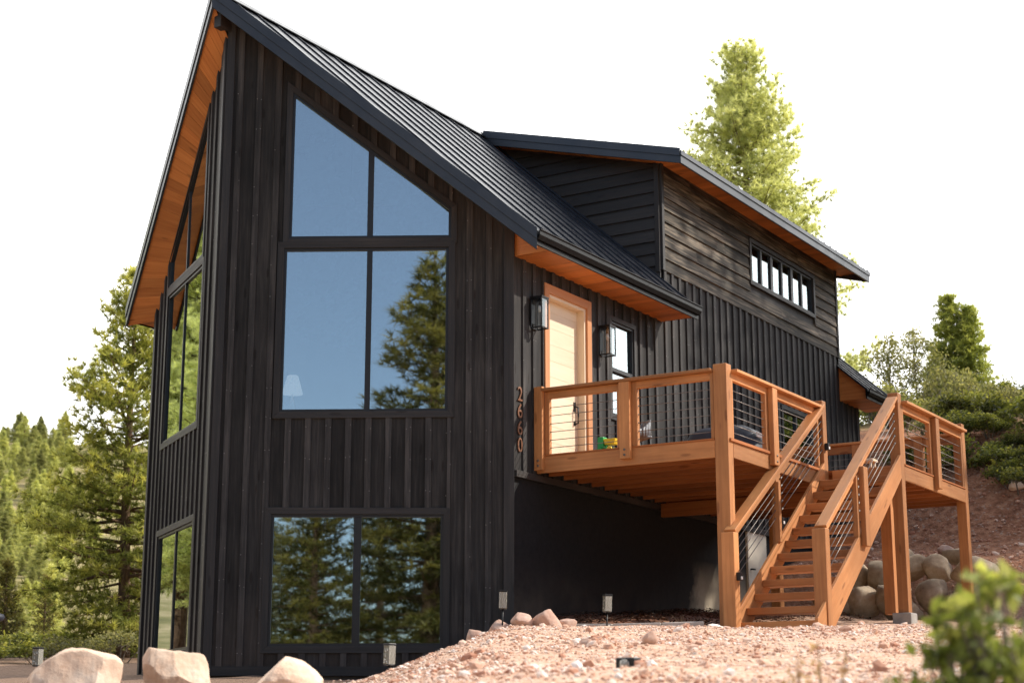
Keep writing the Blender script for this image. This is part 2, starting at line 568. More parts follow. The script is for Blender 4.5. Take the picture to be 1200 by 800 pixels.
def make_terrain():
    n = 420
    t = np.linspace(-1, 1, n)
    k = 6.6
    a = 900 / np.sinh(k)
    gx = 3.0 + a * np.sinh(k * t)
    gy = 1.0 + a * np.sinh(k * t)
    X, Y = np.meshgrid(gx, gy, indexing='ij')
    Z = height(X, Y)
    Vv = np.stack([X, Y, Z], -1).reshape(-1, 3)
    i = np.arange(n * n).reshape(n, n)
    F = np.stack([i[:-1, :-1], i[1:, :-1], i[1:, 1:], i[:-1, 1:]], -1).reshape(-1, 4)
    x, y = X.ravel(), Y.ravel()
    dx, dy = x - 11.564, y + 18.716
    s = dx * 0.85 + dy * 0.527
    nz = vnoise(x, y, 1.3, 31)
    yy = y + 0.35 * np.maximum(0, x - 5)
    grav = sst(-2.2, -0.4, s + nz) * sst(7.6, 5.5, yy + nz)
    soil = sst(7.2, 8.6, yy + 0.6 * nz) * sst(-9, -5, x) * (1 - 0.0 * nz)
    mul = sst(2.4, 1.6, x + 0.3 * nz) * sst(-0.6, 0.3, y + 0.3 * nz) * sst(-1, 0, x) * sst(9, 7, y)
    soil = np.maximum(soil, mul)
    rr = np.hypot(x, y)
    veg = np.maximum(sst(26, 40, rr + 6 * nz), sst(16.0, 22, yy + 3 * nz) * 0.7)
    mk = np.stack([grav, soil, veg, np.ones_like(x)], -1)
    me = fast_mesh('ground', Vv, F, M_GROUND, {'mask': mk}, smooth=True)
    o = link_mesh('ground', me)
    o['kind'] = 'structure'


make_terrain()

# ------------------------------------------------------------------ stones and rocks
def ico(sub):
    bm = bmesh.new()
    bmesh.ops.create_icosphere(bm, subdivisions=sub, radius=1.0)
    v = np.array([p.co[:] for p in bm.verts])
    f = np.array([[q.index for q in p.verts] for p in bm.faces])
    bm.free()
    return v, f


def stones(name, px, py, size, mat, seed, flat=0.65, sink=0.2, tone=None):
    rg = np.random.default_rng(seed)
    bv, bf = ico(1)
    n = len(px)
    nv = len(bv)
    bv = bv / np.abs(bv).max()
    J = 1 + 0.42 * (rg.random((n, nv, 1)) - 0.5)
    V = bv[None] * J * (size[:, None, None] * (0.7 + 0.6 * rg.random((n, 1, 3))))
    V[:, :, 2] *= flat
    a = rg.random(n) * 6.283
    c, s = np.cos(a)[:, None], np.sin(a)[:, None]
    x = V[:, :, 0] * c - V[:, :, 1] * s
    y = V[:, :, 0] * s + V[:, :, 1] * c
    tl = (rg.random((n, 1)) - 0.5) * 0.9
    z = V[:, :, 2] + x * tl
    pz = height(px, py)
    V = np.stack([x + px[:, None], y + py[:, None], z + pz[:, None] + size[:, None] * flat * (1 - 2 * sink) * 0.5], -1).reshape(-1, 3)
    F = (bf[None] + (np.arange(n) * nv)[:, None, None]).reshape(-1, 3)
    tn = np.repeat(rg.random(n) if tone is None else tone, nv)
    return fast_mesh(name, V, F, mat, {'tone': tn})


def scatter_view(n, seed, w0, w1, s0, s1, power=1.0):
    rg = np.random.default_rng(seed)
    w = w0 + (w1 - w0) * rg.random(n) ** power
    s = s0 + (s1 - s0) * rg.random(n)
    return 11.564 + s * 0.85 - w * 0.527, -18.716 + s * 0.527 + w * 0.85, s, w


px, py, ss, ww = scatter_view(62000, 4, 7.5, 21.5, -2.2, 6.8)
ok = (ss > -1.5 - 0.9 * np.random.default_rng(2).random(len(ss))) & ~((px < 0.15) & (py > -0.3 + px * 0.686)) & (ss < 1.5 + ww * 0.26)
ok &= ~((px > 2.6) & (px < 4.3) & (py > 0.2))
ok &= ~((py > -1.05 + 0.31 * (px - 0.6)) & (px < 2.8))
px, py = px[ok], py[ok]
rg = np.random.default_rng(5)
dirt = vnoise(px, py, .8, 63) + .5 * vnoise(px, py, .3, 64)
keep = dirt + .5 > .55 * rg.random(len(px))
px, py = px[keep], py[keep]
size = (0.0055 + 0.013 * rg.random(len(px)) ** 2.2) * (1 + .8 * vnoise(px, py, .55, 61)) + 0.045 * rg.random(len(px)) ** 2 * (rg.random(len(px)) > 0.975)
o = link_mesh('gravel', stones('gravel', px, py, size, M_GRAVEL, 6))
tag(o, 'loose pink and tan crushed gravel covering the mound before the house', 'gravel', kind='stuff')

# soil pebbles on the bank and bench behind the landing
rg = np.random.default_rng(15)
px = -2 + 12 * rg.random(5000)
py = 8.0 + 7.5 * rg.random(5000) - 0.35 * np.maximum(0, px - 5)
ok = (px > 0.3) | (py > 14)
px, py = px[ok], py[ok]
size = 0.012 + 0.05 * rg.random(len(px)) ** 4
o = link_mesh('bank_stones', stones('bank_stones', px, py, size, M_GRAVEL, 16, tone=rg.random(len(px)) ** 2 * 0.8))
tag(o, 'small stones and clods strewn over the brown dirt bank behind the landing', 'stones', kind='stuff')

# mulch under the deck: thin chips
rg = np.random.default_rng(17)
n = 4200
px = 0.05 + 2.5 * rg.random(n)
py = -0.7 + 7.2 * rg.random(n)
ok = py > -1.0 + 0.31 * (px - 0.6) + 0.12
px, py = px[ok], py[ok]
n = len(px)
a = rg.random(n) * 6.283
L = 0.03 + 0.06 * rg.random(n)
W = 0.010 + 0.014 * rg.random(n)
zz = height(px, py) + 0.012 + 0.05 * rg.random(n)
dirv = np.stack([np.cos(a), np.sin(a), (rg.random(n) - 0.5) * 0.8], -1)
sid = np.stack([-np.sin(a), np.cos(a), (rg.random(n) - 0.5) * 0.8], -1)
c = np.stack([px, py, zz], -1)
V = np.stack([c - dirv * L[:, None] / 2 - sid * W[:, None] / 2, c + dirv * L[:, None] / 2 - sid * W[:, None] / 2,
              c + dirv * L[:, None] / 2 + sid * W[:, None] / 2, c - dirv * L[:, None] / 2 + sid * W[:, None] / 2], 1).reshape(-1, 3)
F = np.arange(4 * n).reshape(n, 4)
o = link_mesh('bark_mulch', fast_mesh('bark_mulch', V, F, M_MULCH, {'tone': np.repeat(rg.random(n), 4)}))
tag(o, 'dark bark mulch lying under the deck along the foundation', 'mulch', kind='stuff')


def boulder_mesh(name, seed, dims, mat, facets=9, sub=4, rough=0.05, hmin=.48, flat=False):
    rg = np.random.default_rng(seed)
    v, f = ico(sub)
    for _ in range(facets * 2):
        d = rg.normal(size=3)
        d /= np.linalg.norm(d)
        h = hmin + 0.38 * rg.random()
        p = v @ d
        ex = np.maximum(0, p - h)
        v = v - d * (ex * 0.93)[:, None]
    v = v / np.abs(v).max(0)[None]
    k = np.zeros(len(v))
    for fr, am in ((2.3, 1.0), (5, 0.6), (11, 0.45), (23, .3)):
        ph = rg.random(3) * 9
        dd = rg.normal(size=(3, 3))
        q = v @ dd.T * fr * 0.6 + ph
        k += am * np.sin(q[:, 0]) * np.sin(q[:, 1]) * np.cos(q[:, 2])
    v = v * (1 + rough * k)[:, None]
    v = v * np.array(dims)[None]
    return fast_mesh(name, v, f, mat, None, smooth=not flat)


# (x, y, z centre, dims, seed, label)
for i, (x, y, z, d, sd, lab) in enumerate([
    (2.20, -9.66, -1.04, (0.43, 0.36, 0.36), 23, 'largest pale sandstone boulder, leftmost of the three in the front'),
    (2.67, -9.22, -0.99, (0.29, 0.27, 0.33), 8, 'middle one of the three pale sandstone boulders in front of the house'),
    (3.92, -9.44, -1.05, (0.30, 0.27, 0.28), 12, 'small pointed pale boulder below the ground floor prow window')]):
    o = link_mesh('boulder', boulder_mesh('boulder', sd, d, M_SAND, facets=8, sub=5, rough=.035, hmin=.54, flat=True), loc=(x, y, z))
    o.rotation_euler = (0.1, 0.05, 0.4 + i)
    tag(o, lab, 'boulder')

# retaining stack of boulders behind the landing posts
st = [(2.22, 6.90, .70, (.36, .30, .30), 'rounded grey boulder at the left end of the stacked row, lowest course'),
      (2.75, 6.95, .66, (.42, .32, .34), 'large brown boulder left of the landing posts in the bottom course'),
      (3.05, 6.75, .50, (.27, .25, .22), 'small buff boulder at the foot of the landing posts'),
      (3.38, 7.05, .72, (.33, .3, .30), 'squarish tan boulder just right of the landing posts, bottom course'),
      (3.75, 6.98, .58, (.28, .25, .24), 'low grey boulder at the foot of the stacked row under the landing'),
      (3.86, 7.45, 1.08, (.42, .3, .30), 'big smooth grey boulder on top of the right end of the stacked row'),
      (3.30, 7.55, 1.20, (.30, .26, .24), 'tan boulder in the upper course right of the landing posts'),
      (2.82, 7.60, 1.22, (.31, .26, .22), 'reddish flat boulder in the upper course behind the landing posts'),
      (2.36, 7.55, 1.17, (.32, .28, .27), 'buff boulder in the upper course near the stair stringer'),
      (1.90, 7.50, 1.12, (.33, .28, .27), 'grey boulder in the upper course seen beside the stair stringer'),
      (1.75, 6.9, .66, (.33, .3, .3), 'dark boulder glimpsed between the stairs and the stacked row'),
      (2.62, 7.85, 1.45, (.24, .2, .15), 'small pale stone lying along the top of the stacked row, left'),
      (3.52, 7.85, 1.42, (.24, .2, .15), 'small sunlit stone lying along the top of the stacked row, right')]
for i, (x, y, z, d, lab) in enumerate(st):
    o = link_mesh('boulder', boulder_mesh('boulder', 40 + i, d, M_BOULD, facets=7, sub=3, rough=0.03), loc=(x, y, z))
    o.rotation_euler = (0.2 * (i % 3 - 1), 0.15 * (i % 2), i * 1.3)
    tag(o, lab, 'boulder', 'boulders stacked behind the landing')

for i, (x, y, d, lab) in enumerate([
    (1.42, -2.62, .16, 'pink rock at the left edge of the gravel mound beside the path light'),
    (1.60, -2.45, .19, 'tallest pink rock in the little pile below the house corner'),
    (1.86, -2.30, .22, 'long flat pink rock capping the little pile below the house corner'),
    (1.30, -2.95, .13, 'small pink rock lying lowest on the left edge of the mound'),
    (1.98, -2.05, .12, 'small round pink rock at the right end of the little pile')]):
    o = link_mesh('rock', boulder_mesh('rock', 70 + i, (d, d * .8, d * .62), M_PINKR, facets=10, sub=3), loc=(x, y, gz(x, y) + d * 0.3))
    o.rotation_euler = (0, 0, i * 1.7)
    tag(o, lab, 'rock', 'pink rocks at the edge of the gravel mound')
for i, (x, y, d, lab) in enumerate([
    (5.62, -7.10, .085, 'pale angular stone standing out of the gravel in the foreground centre'),
    (5.20, -7.35, .06, 'dark reddish stone lying on the gravel left of the pale angular one'),
    (2.69, 9.96, .16, 'white stone lying at the foot of the dirt bank below the landing'),
    (3.35, 12.4, .15, 'pale stone caught halfway up the dirt bank right of the landing'),
    (7.6, -12.3, .08, 'pinkish pebble nestled by the foreground manzanita')]):
    o = link_mesh('rock', boulder_mesh('rock', 90 + i, (d, d * .85, d * .8), M_PINKR if i != 3 else M_SAND, facets=10, sub=3), loc=(x, y, gz(x, y) + d * 0.35))
    tag(o, lab, 'rock')

# curb of concrete blocks along the mulch bed
t = empty('garden_curb', (1.6, -0.7, 0), 'pale concrete block curb edging the mulch bed under the deck', 'curb')
cx = [(0.62, -1.02), (1.22, -0.86), (1.82, -0.66), (2.36, -0.42), (2.78, -0.12)]
for (x0, y0), (x1, y1) in zip(cx[:-1], cx[1:]):
    m = MB()
    d = (V3((x1, y1, 0)) - V3((x0, y0, 0))).normalized() * 0.006
    m.beam((x0 + d.x, y0 + d.y, gz(x0, y0) - 0.02), (x1 - d.x, y1 - d.y, gz(x1, y1) - 0.02), 0.12, 0.20)
    m.build('curb_block', M_CURB, t, bevel=0.012)

# ------------------------------------------------------------------ house
HX0, HXM, YB = -6.624, -3.312, 13.38
PY = -2.273
P = V3((HXM, PY, 0))
SL = 0.905                                # roof slope
ROOFZ = 8.76                              # roof surface height at the ridge


def rz(x): return ROOFZ - SL * abs(x - HXM)


house = empty('house', (HXM, 5.0, 0), 'two storey black chalet with glazed prow front and steep black metal roof', 'house')
FT = 0.02


class Wall:
    """a vertical wall frame: u along, z up, off outwards"""

    def __init__(self, o, t, n):
        self.o, self.t, self.n = V3(o), V3(t).normalized(), V3(n).normalized()

    def p(self, u, z, off=0.0): return self.o + self.t * u + self.n * off + UP * z


LENP = math.hypot(HXM, PY)
WR = Wall(P, (-HXM, -PY, 0), (-PY, HXM, 0))          # right prow face
WLf = Wall(P, (HXM, -PY, 0), (PY, HXM, 0))           # left prow face
WS = Wall((0, 0, 0), (0, 1, 0), (1, 0, 0))           # side wall with the door
WLS = Wall((HX0, 0, 0), (0, 1, 0), (-1, 0, 0))
WBK = Wall((0, YB, 0), (-1, 0, 0), (0, 1, 0))


def clip_spans(zb, zt, u0, u1, ops):
    """spans (zb0,zb1,zt0,zt1) of a strip u0..u1 left free by openings (ua, ub, zlo, ztop(u))"""
    um = (u0 + u1) / 2
    spans = [(zb, zb, zt(u0), zt(u1))]
    for ua, ub, lo, hi in ops:
        if um < ua or um > ub: continue
        new = []
        for a0, a1, b0, b1 in spans:
            if lo > (a0 + a1) / 2: new.append((a0, a1, min(lo, b0), min(lo, b1)))
            h0, h1 = hi(u0), hi(u1)
            if (b0 + b1) / 2 > (h0 + h1) / 2: new.append((max(h0, a0), max(h1, a1), b0, b1))
        spans = [s for s in new if max(s[2] - s[0], s[3] - s[1]) > 0.02]
    return spans


def board_wall(name, w, u0, u1, zb, zt, ops, pitch=0.267, bw=0.082, th=0.10, first=0.13, nails=True, mat=None, phase=None):
    m = MB()
    cuts = {u0, u1}
    us = []
    u = u0 + first
    while u < u1 - 0.03:
        us.append(u)
        u += pitch
    cuts |= set(us)
    for ua, ub, lo, hi in ops: cuts |= {max(u0, ua), min(u1, ub)}
    cuts = sorted(c for c in cuts if u0 - 1e-6 <= c <= u1 + 1e-6)

    def strip(a, b, o0, o1, tone):
        for z0, z1, t0, t1 in clip_spans(zb, zt, a, b, ops):
            q = [w.p(a, z0, o0), w.p(b, z1, o0), w.p(b, z1, o1), w.p(a, z0, o1),
                 w.p(a, t0, o0), w.p(b, t1, o0), w.p(b, t1, o1), w.p(a, t0, o1)]
            m.hexa(q, long=(0, 0, 1), tone=tone)
    tone = random.random() * .6
    for a, b in zip(cuts[:-1], cuts[1:]):
        if b - a < 1e-4: continue
        if any(abs(a - q) < 1e-6 for q in us): tone = random.random() * .6
        strip(a, b, -th, 0.0, tone)
    for u in us:
        tone = .62 + .38 * random.random()
        a, b = max(u0, u - bw / 2), min(u1, u + bw / 2)
        cs = sorted({a, b} | {c for o in ops for c in (o[0], o[1]) if a < c < b})
        for c, d in zip(cs[:-1], cs[1:]):
            if d - c > 0.025: strip(c, d, -0.004, 0.027, tone)
        if nails:
            z = zb + 0.25 + random.random() * 0.2
            while z < zt(u) - 0.2:
                if not any(o[0] - 0.05 < u < o[1] + 0.05 and o[2] - 0.05 < z < o[3](u) + 0.05 for o in ops):
                    for k in (-0.028, 0.028):
                        if random.random() < 0.5:
                            c = w.p(u + k, z + random.uniform(-.02, .02), 0.0275)
                            r = 0.0058
                            m.prism([c + w.t * r, c + UP * r, c - w.t * r, c - UP * r], w.n * 0.0015, mat=1)
                z += 0.42
    return m.build(name, [mat or M_BLACK, M_NAIL], house)


def inset(poly, d):
    """offset a convex polygon (list of (u,z), ccw) inward by d"""
    n = len(poly)
    res = []
    for i in range(n):
        p0, p1, p2 = V3((*poly[i - 1], 0)), V3((*poly[i], 0)), V3((*poly[(i + 1) % n], 0))
        e0, e1 = (p1 - p0).normalized(), (p2 - p1).normalized()
        n0, n1 = V3((-e0.y, e0.x, 0)), V3((-e1.y, e1.x, 0))
        b = (n0 + n1)
        b = b / max(1e-6, b.dot(n0))
        q = p1 + b * d
        res.append((q.x, q.y))
    return res


def ring(m, w, a, b, o0, o1, **k):
    """mitred frame between polygon a (outer) and b (inner) from offset o0 to o1"""
    n = len(a)
    for i in range(n):
        j = (i + 1) % n
        q = [(a[i], o0), (a[j], o0), (b[j], o0), (b[i], o0), (a[i], o1), (a[j], o1), (b[j], o1), (b[i], o1)]
        m.hexa([w.p(u, z, o) for (u, z), o in q], long=w.p(*a[j]) - w.p(*a[i]), **k)


def make_window(w, poly, mull, label=None, trim=0.085, sash=0.035, proud=0.030, hbars=(), depth=-0.016):
    """poly: glass outline (ccw from bottom left). mull: list of (u0,u1). builds window > trim, frame, pane..."""
    fr = MB()
    outer = inset(poly, -sash)
    ring(fr, w, outer, poly, depth - 0.03, 0.008)
    win = fr.build('window', M_FRAME, house)
    if label: win['label'] = label
    if trim:
        tr = MB()
        ring(tr, w, inset(outer, -trim), outer, -0.005, proud)
        tr.build('trim', M_BTRIM, win, bevel=0.003)

    def top(u): return edge_top(poly, u)
    def bot(u): return edge_bot(poly, u)
    for a, b in mull:
        mb = MB()
        mb.hexa([w.p(a, bot(a), depth - 0.022), w.p(b, bot(b), depth - 0.022), w.p(b, bot(b), 0.002), w.p(a, bot(a), 0.002),
                 w.p(a, top(a), depth - 0.022), w.p(b, top(b), depth - 0.022), w.p(b, top(b), 0.002), w.p(a, top(a), 0.002)])
        mb.build('mullion', M_FRAME, win)
    for a, b in hbars:
        us = [p[0] for p in poly]
        mb = MB()
        u0, u1 = min(us), max(us)
        mb.hexa([w.p(u0, a, depth - 0.022), w.p(u1, a, depth - 0.022), w.p(u1, a, 0.006), w.p(u0, a, 0.006),
                 w.p(u0, b, depth - 0.022), w.p(u1, b, depth - 0.022), w.p(u1, b, 0.006), w.p(u0, b, 0.006)])
        mb.build('mullion', M_FRAME, win)
    us = [p[0] for p in poly]
    edges = [min(us)] + [x for ab in mull for x in ab] + [max(us)]
    for i in range(0, len(edges), 2):
        a, b = edges[i], edges[i + 1]
        zsp = [(None, None)]
        if hbars: zsp = [(None, hbars[0][0]), (hbars[0][1], None)]
        for lo, hi in zsp:
            z = [lo if lo is not None else bot(a), lo if lo is not None else bot(b), hi if hi is not None else top(b), hi if hi is not None else top(a)]
            e = 0.004
            dd = (0.0 if hi is None else 0.012)
            jt = [random.uniform(-.0022, .0022) for _ in range(3)]
            jt.append(jt[0] + jt[2] - jt[1])
            q = [w.p(a - e, z[0] - e, depth - dd + jt[0]), w.p(b + e, z[1] - e, depth - dd + jt[1]), w.p(b + e, z[2] + e, depth - dd + jt[2]), w.p(a - e, z[3] + e, depth - dd + jt[3])]
            pm = MB()
            pm.prism(q, -w.n * 0.006)
            pm.build('pane', M_GLASS, win)
    return win


def edge_top(poly, u):
    best = -1e9
    for i in range(len(poly)):
        (u0, z0), (u1, z1) = poly[i - 1], poly[i]
        if abs(u1 - u0) > 1e-6 and min(u0, u1) - 1e-6 <= u <= max(u0, u1) + 1e-6:
            best = max(best, z0 + (z1 - z0) * (u - u0) / (u1 - u0))
    return best


def edge_bot(poly, u):
    best = 1e9
    for i in range(len(poly)):
        (u0, z0), (u1, z1) = poly[i - 1], poly[i]
        if abs(u1 - u0) > 1e-6 and min(u0, u1) - 1e-6 <= u <= max(u0, u1) + 1e-6:
            best = min(best, z0 + (z1 - z0) * (u - u0) / (u1 - u0))
    return best


SD = 0.27                                 # depth of fascia below the roof surface
SU = SL * (-HXM) / LENP
trap = [(0.970, 5.27), (3.115, 5.32), (3.115, 5.69), (0.970, 7.285)]
midw = [(0.915, 2.865), (3.085, 2.90), (3.085, 5.11), (0.915, 5.06)]
loww = [(0.855, -0.21), (3.045, -0.20), (3.045, 1.436), (0.855, 1.428)]
for w, face in ((WR, 'right'), (WLf, 'left')):
    ztop = lambda u: ROOFZ - SD - SU * u - 0.002
    flip = face == 'left'
    e = 0.034
    ops = [(0.93, 3.165, 5.235, lambda u: 7.285 + (5.69 - 7.285) / 2.145 * (u - 0.985) + 0.045),
           (0.88, 3.12, 2.83, lambda u: 5.237), (0.82, 3.08, -0.245, lambda u: 1.465)]
    board_wall('prow_wall', w, 0.0, LENP, -0.62, ztop, ops, nails=True, first=0.20)
    tone = 'facing the stairs' if face == 'right' else 'around the far corner of the prow'
    mw = .0 if face == 'right' else .02
    make_window(w, trap, [(1.998 + mw, 2.079 - mw)], 'tall trapezoid upper window %s' % tone, trim=0.08, proud=.034 if face == 'right' else .029)
    make_window(w, midw, [(2.005 + mw, 2.08 - mw)], 'large two pane window %s, middle storey' % tone, trim=0.09, proud=.037 if face == 'right' else .031)
    win = make_window(w, loww, [(1.903 + mw, 2.003 - mw)], 'ground floor two pane window %s' % tone, trim=0.09, proud=.034 if face == 'right' else .029)
    if face == 'right':
        b = MB()
        for k in range(34):
            z = -0.19 + k * 0.048
            q = [(0.86, z, -0.13), (0.955, z, -0.13), (0.955, z + 0.012, -0.10), (0.86, z + 0.012, -0.10)]
            b.prism([w.p(*x) for x in q], UP * 0.03, tone=0.5)
        b.build('blind', M_WHITE, win)
    m = MB()                                # base trim board
    ub, un = -0.62, -0.50
    m.hexa([w.p(0.03, ub, -0.004), w.p(LENP - 0.03, ub, -0.004), w.p(LENP - 0.03, ub, 0.036), w.p(0.03, ub, 0.036),
            w.p(0.03, un, -0.004), w.p(LENP - 0.03, un, -0.004), w.p(LENP - 0.03, un, 0.036), w.p(0.03, un, 0.036)])
    m.build('base_board', M_BTRIM, house)
    m = MB()
    m.hexa([w.p(0, -1.6, -0.22), w.p(LENP, -1.6, -0.22), w.p(LENP, -1.6, -0.02), w.p(0, -1.6, -0.02),
            w.p(0, -.621, -0.22), w.p(LENP, -.621, -0.22), w.p(LENP, -.621, -0.02), w.p(0, -.621, -0.02)])
    m.build('foundation', M_CONC, house)

# corner boards of the prow and of the house corners
for w, us in ((WR, ((0.0, 0.11), (LENP - 0.14, LENP))), (WLf, ((0.0, 0.11), (LENP - 0.12, LENP)))):
    for a, b in us:
        m = MB()
        zt = ROOFZ - SD
        m.hexa([w.p(a, -.615, -0.004), w.p(b, -.615, -0.004), w.p(b, -.615, 0.040), w.p(a, -.615, 0.040),
                w.p(a, zt - SU * a - .004, -0.004), w.p(b, zt - SU * b - .004, -0.004), w.p(b, zt - SU * b - .004, 0.040), w.p(a, zt - SU * a - .004, 0.040)])
        m.build('corner_board', M_BTRIM, house, bevel=0.004)

# side wall (door side)
DY0, DY1 = 0.76, 2.10
SIDE_OPS = [(DY0 + .07, DY1 - .07, 2.325, lambda u: 4.76), (2.72, 3.50, 3.22, lambda u: 4.72), (9.30, 10.70, 3.2, lambda u: 4.42)]


def side_top(u):
    if u < 4.5: return 5.39
    if u < 12.33: return 5.93
    return 5.39


board_wall('side_wall', WS, 0.0, 4.5, 2.0, lambda u: 5.39, SIDE_OPS, first=0.235)
board_wall('side_wall', WS, 4.5, 12.33, 2.0, lambda u: 5.93, SIDE_OPS, first=0.10)
board_wall('side_wall', WS, 12.33, YB, 2.0, lambda u: 5.39, [], first=0.10)
# lap siding of the dormer
def lap(name, w, u0, u1f, z0, z1, exposure, low=None, th=0.1):
    """horizontal lap boards; u1f(z): right end; low(z): left end"""
    m = MB()
    z = z0
    while z < z1 - 0.01:
        zt = min(z + exposure, z1)
        a0 = u0 if low is None else low(z)
        a1 = u0 if low is None else low(zt)
        b0, b1 = u1f(z), u1f(zt)
        if b0 - a0 > 0.02:
            # split each course into two random boards
            cut = random.uniform(0.35, 0.65)
            c0, c1 = a0 + (b0 - a0) * cut, a0 + (b0 - a0) * cut
            for (p0, p1, q0, q1) in ((a0, a1, c0 - .001, c0 - .001), (c0 + .001, c0 + .001, b0, b1)):
                if q0 - p0 < 0.03 or (q1 - p1) < 0: continue
                m.hexa([w.p(p0, z, -th), w.p(q0, z, -th), w.p(q0, z, 0.034), w.p(p0, z, 0.034),
                        w.p(p1, zt + .001, -th), w.p(q1, zt + .001, -th), w.p(q1, zt + .001, 0.004), w.p(p1, zt + .001, 0.004)], long=w.t)
        z += exposure
    return m


CY0, CY1, CZ0, CZ1 = 8.02, 11.10, 6.49, 7.25      # clerestory outer size
EXP = 0.209
m = MB()
zs = []
z = 5.90
while z < 7.71:
    zt = min(z + EXP, 7.72)
    segs = [(4.58, 12.25)]
    if zt > CZ0 + 0.01 and z < CZ1 - 0.01: segs = [(4.58, CY0 - 0.005), (CY1 + 0.005, 12.25)]
    for a, b in segs:
        pts = [a] + ([random.uniform(a + 1, b - 1)] if b - a > 2.5 else []) + ([b])
        for p0, p1 in zip(pts[:-1], pts[1:]):
            m.hexa([WS.p(p0, z, -.1), WS.p(p1 - .002, z, -.1), WS.p(p1 - .002, z, .036), WS.p(p0, z, .036),
                    WS.p(p0, zt + .001, -.1), WS.p(p1 - .002, zt + .001, -.1), WS.p(p1 - .002, zt + .001, .006), WS.p(p0, zt + .001, .006)],
                   long=(0, 1, 0))
    z += EXP
m.build('dormer_siding', M_LAP, house)
m = MB()
m.box(-.12, -.02, 4.5, CY0, 5.9, 7.9)
m.box(-.12, -.02, CY1, 12.33, 5.9, 7.9)
m.box(-.12, -.02, CY0, CY1, CZ1 - .02, 7.9)
m.box(-.12, -.02, CY0, CY1, 5.9, CZ0 + .02)
m.build('dormer_backing', M_BLACK, house)
for y in (4.5, 12.25):
    m = MB()
    m.box(-.004, .044, y, y + .082, 5.895, 7.72)
    m.build('corner_board', M_BTRIM, house, bevel=0.004)
# dormer cheeks
DS = 0.272
def dz(x): return 7.86 - DS * x                      # dormer roof surface
for Y, sg in ((4.5, -1), (12.33, 1)):
    w = Wall((0, Y, 0), (-1, 0, 0), (0, sg, 0))
    def lo_end(z): return max(0.0, HXM * -1 - (ROOFZ - z) / SL) if False else 0.0
    m = MB()
    z = 5.76
    while z < 8.72:
        zt = z + EXP
        def right(zz): return min(3.3, -HXM - (zz - ROOFZ) / -SL) if False else min(3.3, (-HXM) - (ROOFZ - 0.03 - zz) / SL)
        def left(zz): return max(0.0, (zz - (7.86 - 0.14)) / DS)
        r0, r1 = (-HXM) - (ROOFZ - .01 - z) / SL, (-HXM) - (ROOFZ - .01 - zt) / SL
        # the cheek lies ABOVE the main roof: from the wall corner (u=0) back to where the roof surface rises through z
        a0, a1 = left(z), left(zt)
        b0, b1 = max(0.0, r0) + 0.3, max(0.0, r1) + 0.3
        b0, b1 = min(b0, 3.4), min(b1, 3.4)
        if b0 - a0 > 0.02 and b1 - a1 > 0.0:
            m.hexa([w.p(a0, z, -.1), w.p(b0, z, -.1), w.p(b0, z, .034), w.p(a0, z, .034),
                    w.p(a1, zt + .001, -.1), w.p(b1, zt + .001, -.1), w.p(b1, zt + .001, .006), w.p(a1, zt + .001, .006)], long=w.t)
        z += EXP
    m.build('dormer_cheek', M_BTRIM, house)
    m = MB()
    m.box(-.08, .002, Y - (.042 if sg < 0 else -.0), Y + (.0 if sg < 0 else .042), 5.0 if False else 5.86, 7.72)
    m.build('corner_board', M_BTRIM, house, bevel=0.004)

# clerestory: three slider units of two panes, one frame
cler = [(CY0 + .09, CZ0 + .075), (CY1 - .09, CZ0 + .075), (CY1 - .09, CZ1 - .03), (CY0 + .09, CZ1 - .03)]
mu = []
W3 = (cler[1][0] - cler[0][0])
u = cler[0][0]
for k in range(3):
    a = u + W3 / 3 * k
    mid = a + W3 / 6
    if k: mu.append((a - 0.05, a + 0.05))
    mu.append((mid - 0.033, mid + 0.033))
make_window(WS, cler, mu, 'row of six narrow panes high on the dormer wall', trim=0.075, sash=0.03, depth=-0.03, proud=0.045)
# double hung window by the door and a window further back
make_window(WS, [(2.79, 3.29), (3.44, 3.29), (3.44, 4.66), (2.79, 4.66)], [], 'narrow double hung window right of the second wall lantern',
            trim=0.075, hbars=[(3.93, 3.985)], depth=-0.035)
make_window(WS, [(9.36, 3.26), (10.64, 3.26), (10.64, 4.36), (9.36, 4.36)], [(9.97, 10.03)], 'sliding window low behind the deck chairs', trim=0.075, depth=-0.035)
# skirt ledge under the siding and the foundation
m = MB()
m.box(-.002, .045, .002, YB, 1.985, 2.075)
m.build('skirt_board', M_BTRIM, house, bevel=0.004)
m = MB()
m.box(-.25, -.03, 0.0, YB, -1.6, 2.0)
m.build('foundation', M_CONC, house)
bd = MB()
bd.box(-.029, .02, 7.55, 8.35, .75, 2.0, tone=.5)
bo = bd.build('basement_door', M_CREAM, house, bevel=0.01)
bo['label'] = 'cream basement door glimpsed through the open stair treads'
hb = MB()
hb.tube([(.02, 7.63, 1.35), (.07, 7.63, 1.35), (.07, 7.71, 1.35)], .014, n=8)
hb.build('handle', M_IRON, bo)
# left and rear walls
board_wall('left_wall', WLS, 0.0, YB, -0.62, lambda u: 5.39, [], nails=False)
bt = lambda u: rz(-u) - SD - .002
board_wall('rear_wall', WBK, 0.0, -HXM, -0.62, bt, [], nails=False)
board_wall('rear_wall', WBK, -HXM, -HX0, -0.62, bt, [], nails=False)
m = MB()
m.box(HX0 + .02, HX0 + .22, .1, YB, -1.6, -.621)
m.box(HX0 + .22, -.26, YB - .22, YB - .02, -1.6, -.621)
m.build('foundation', M_CONC, house)
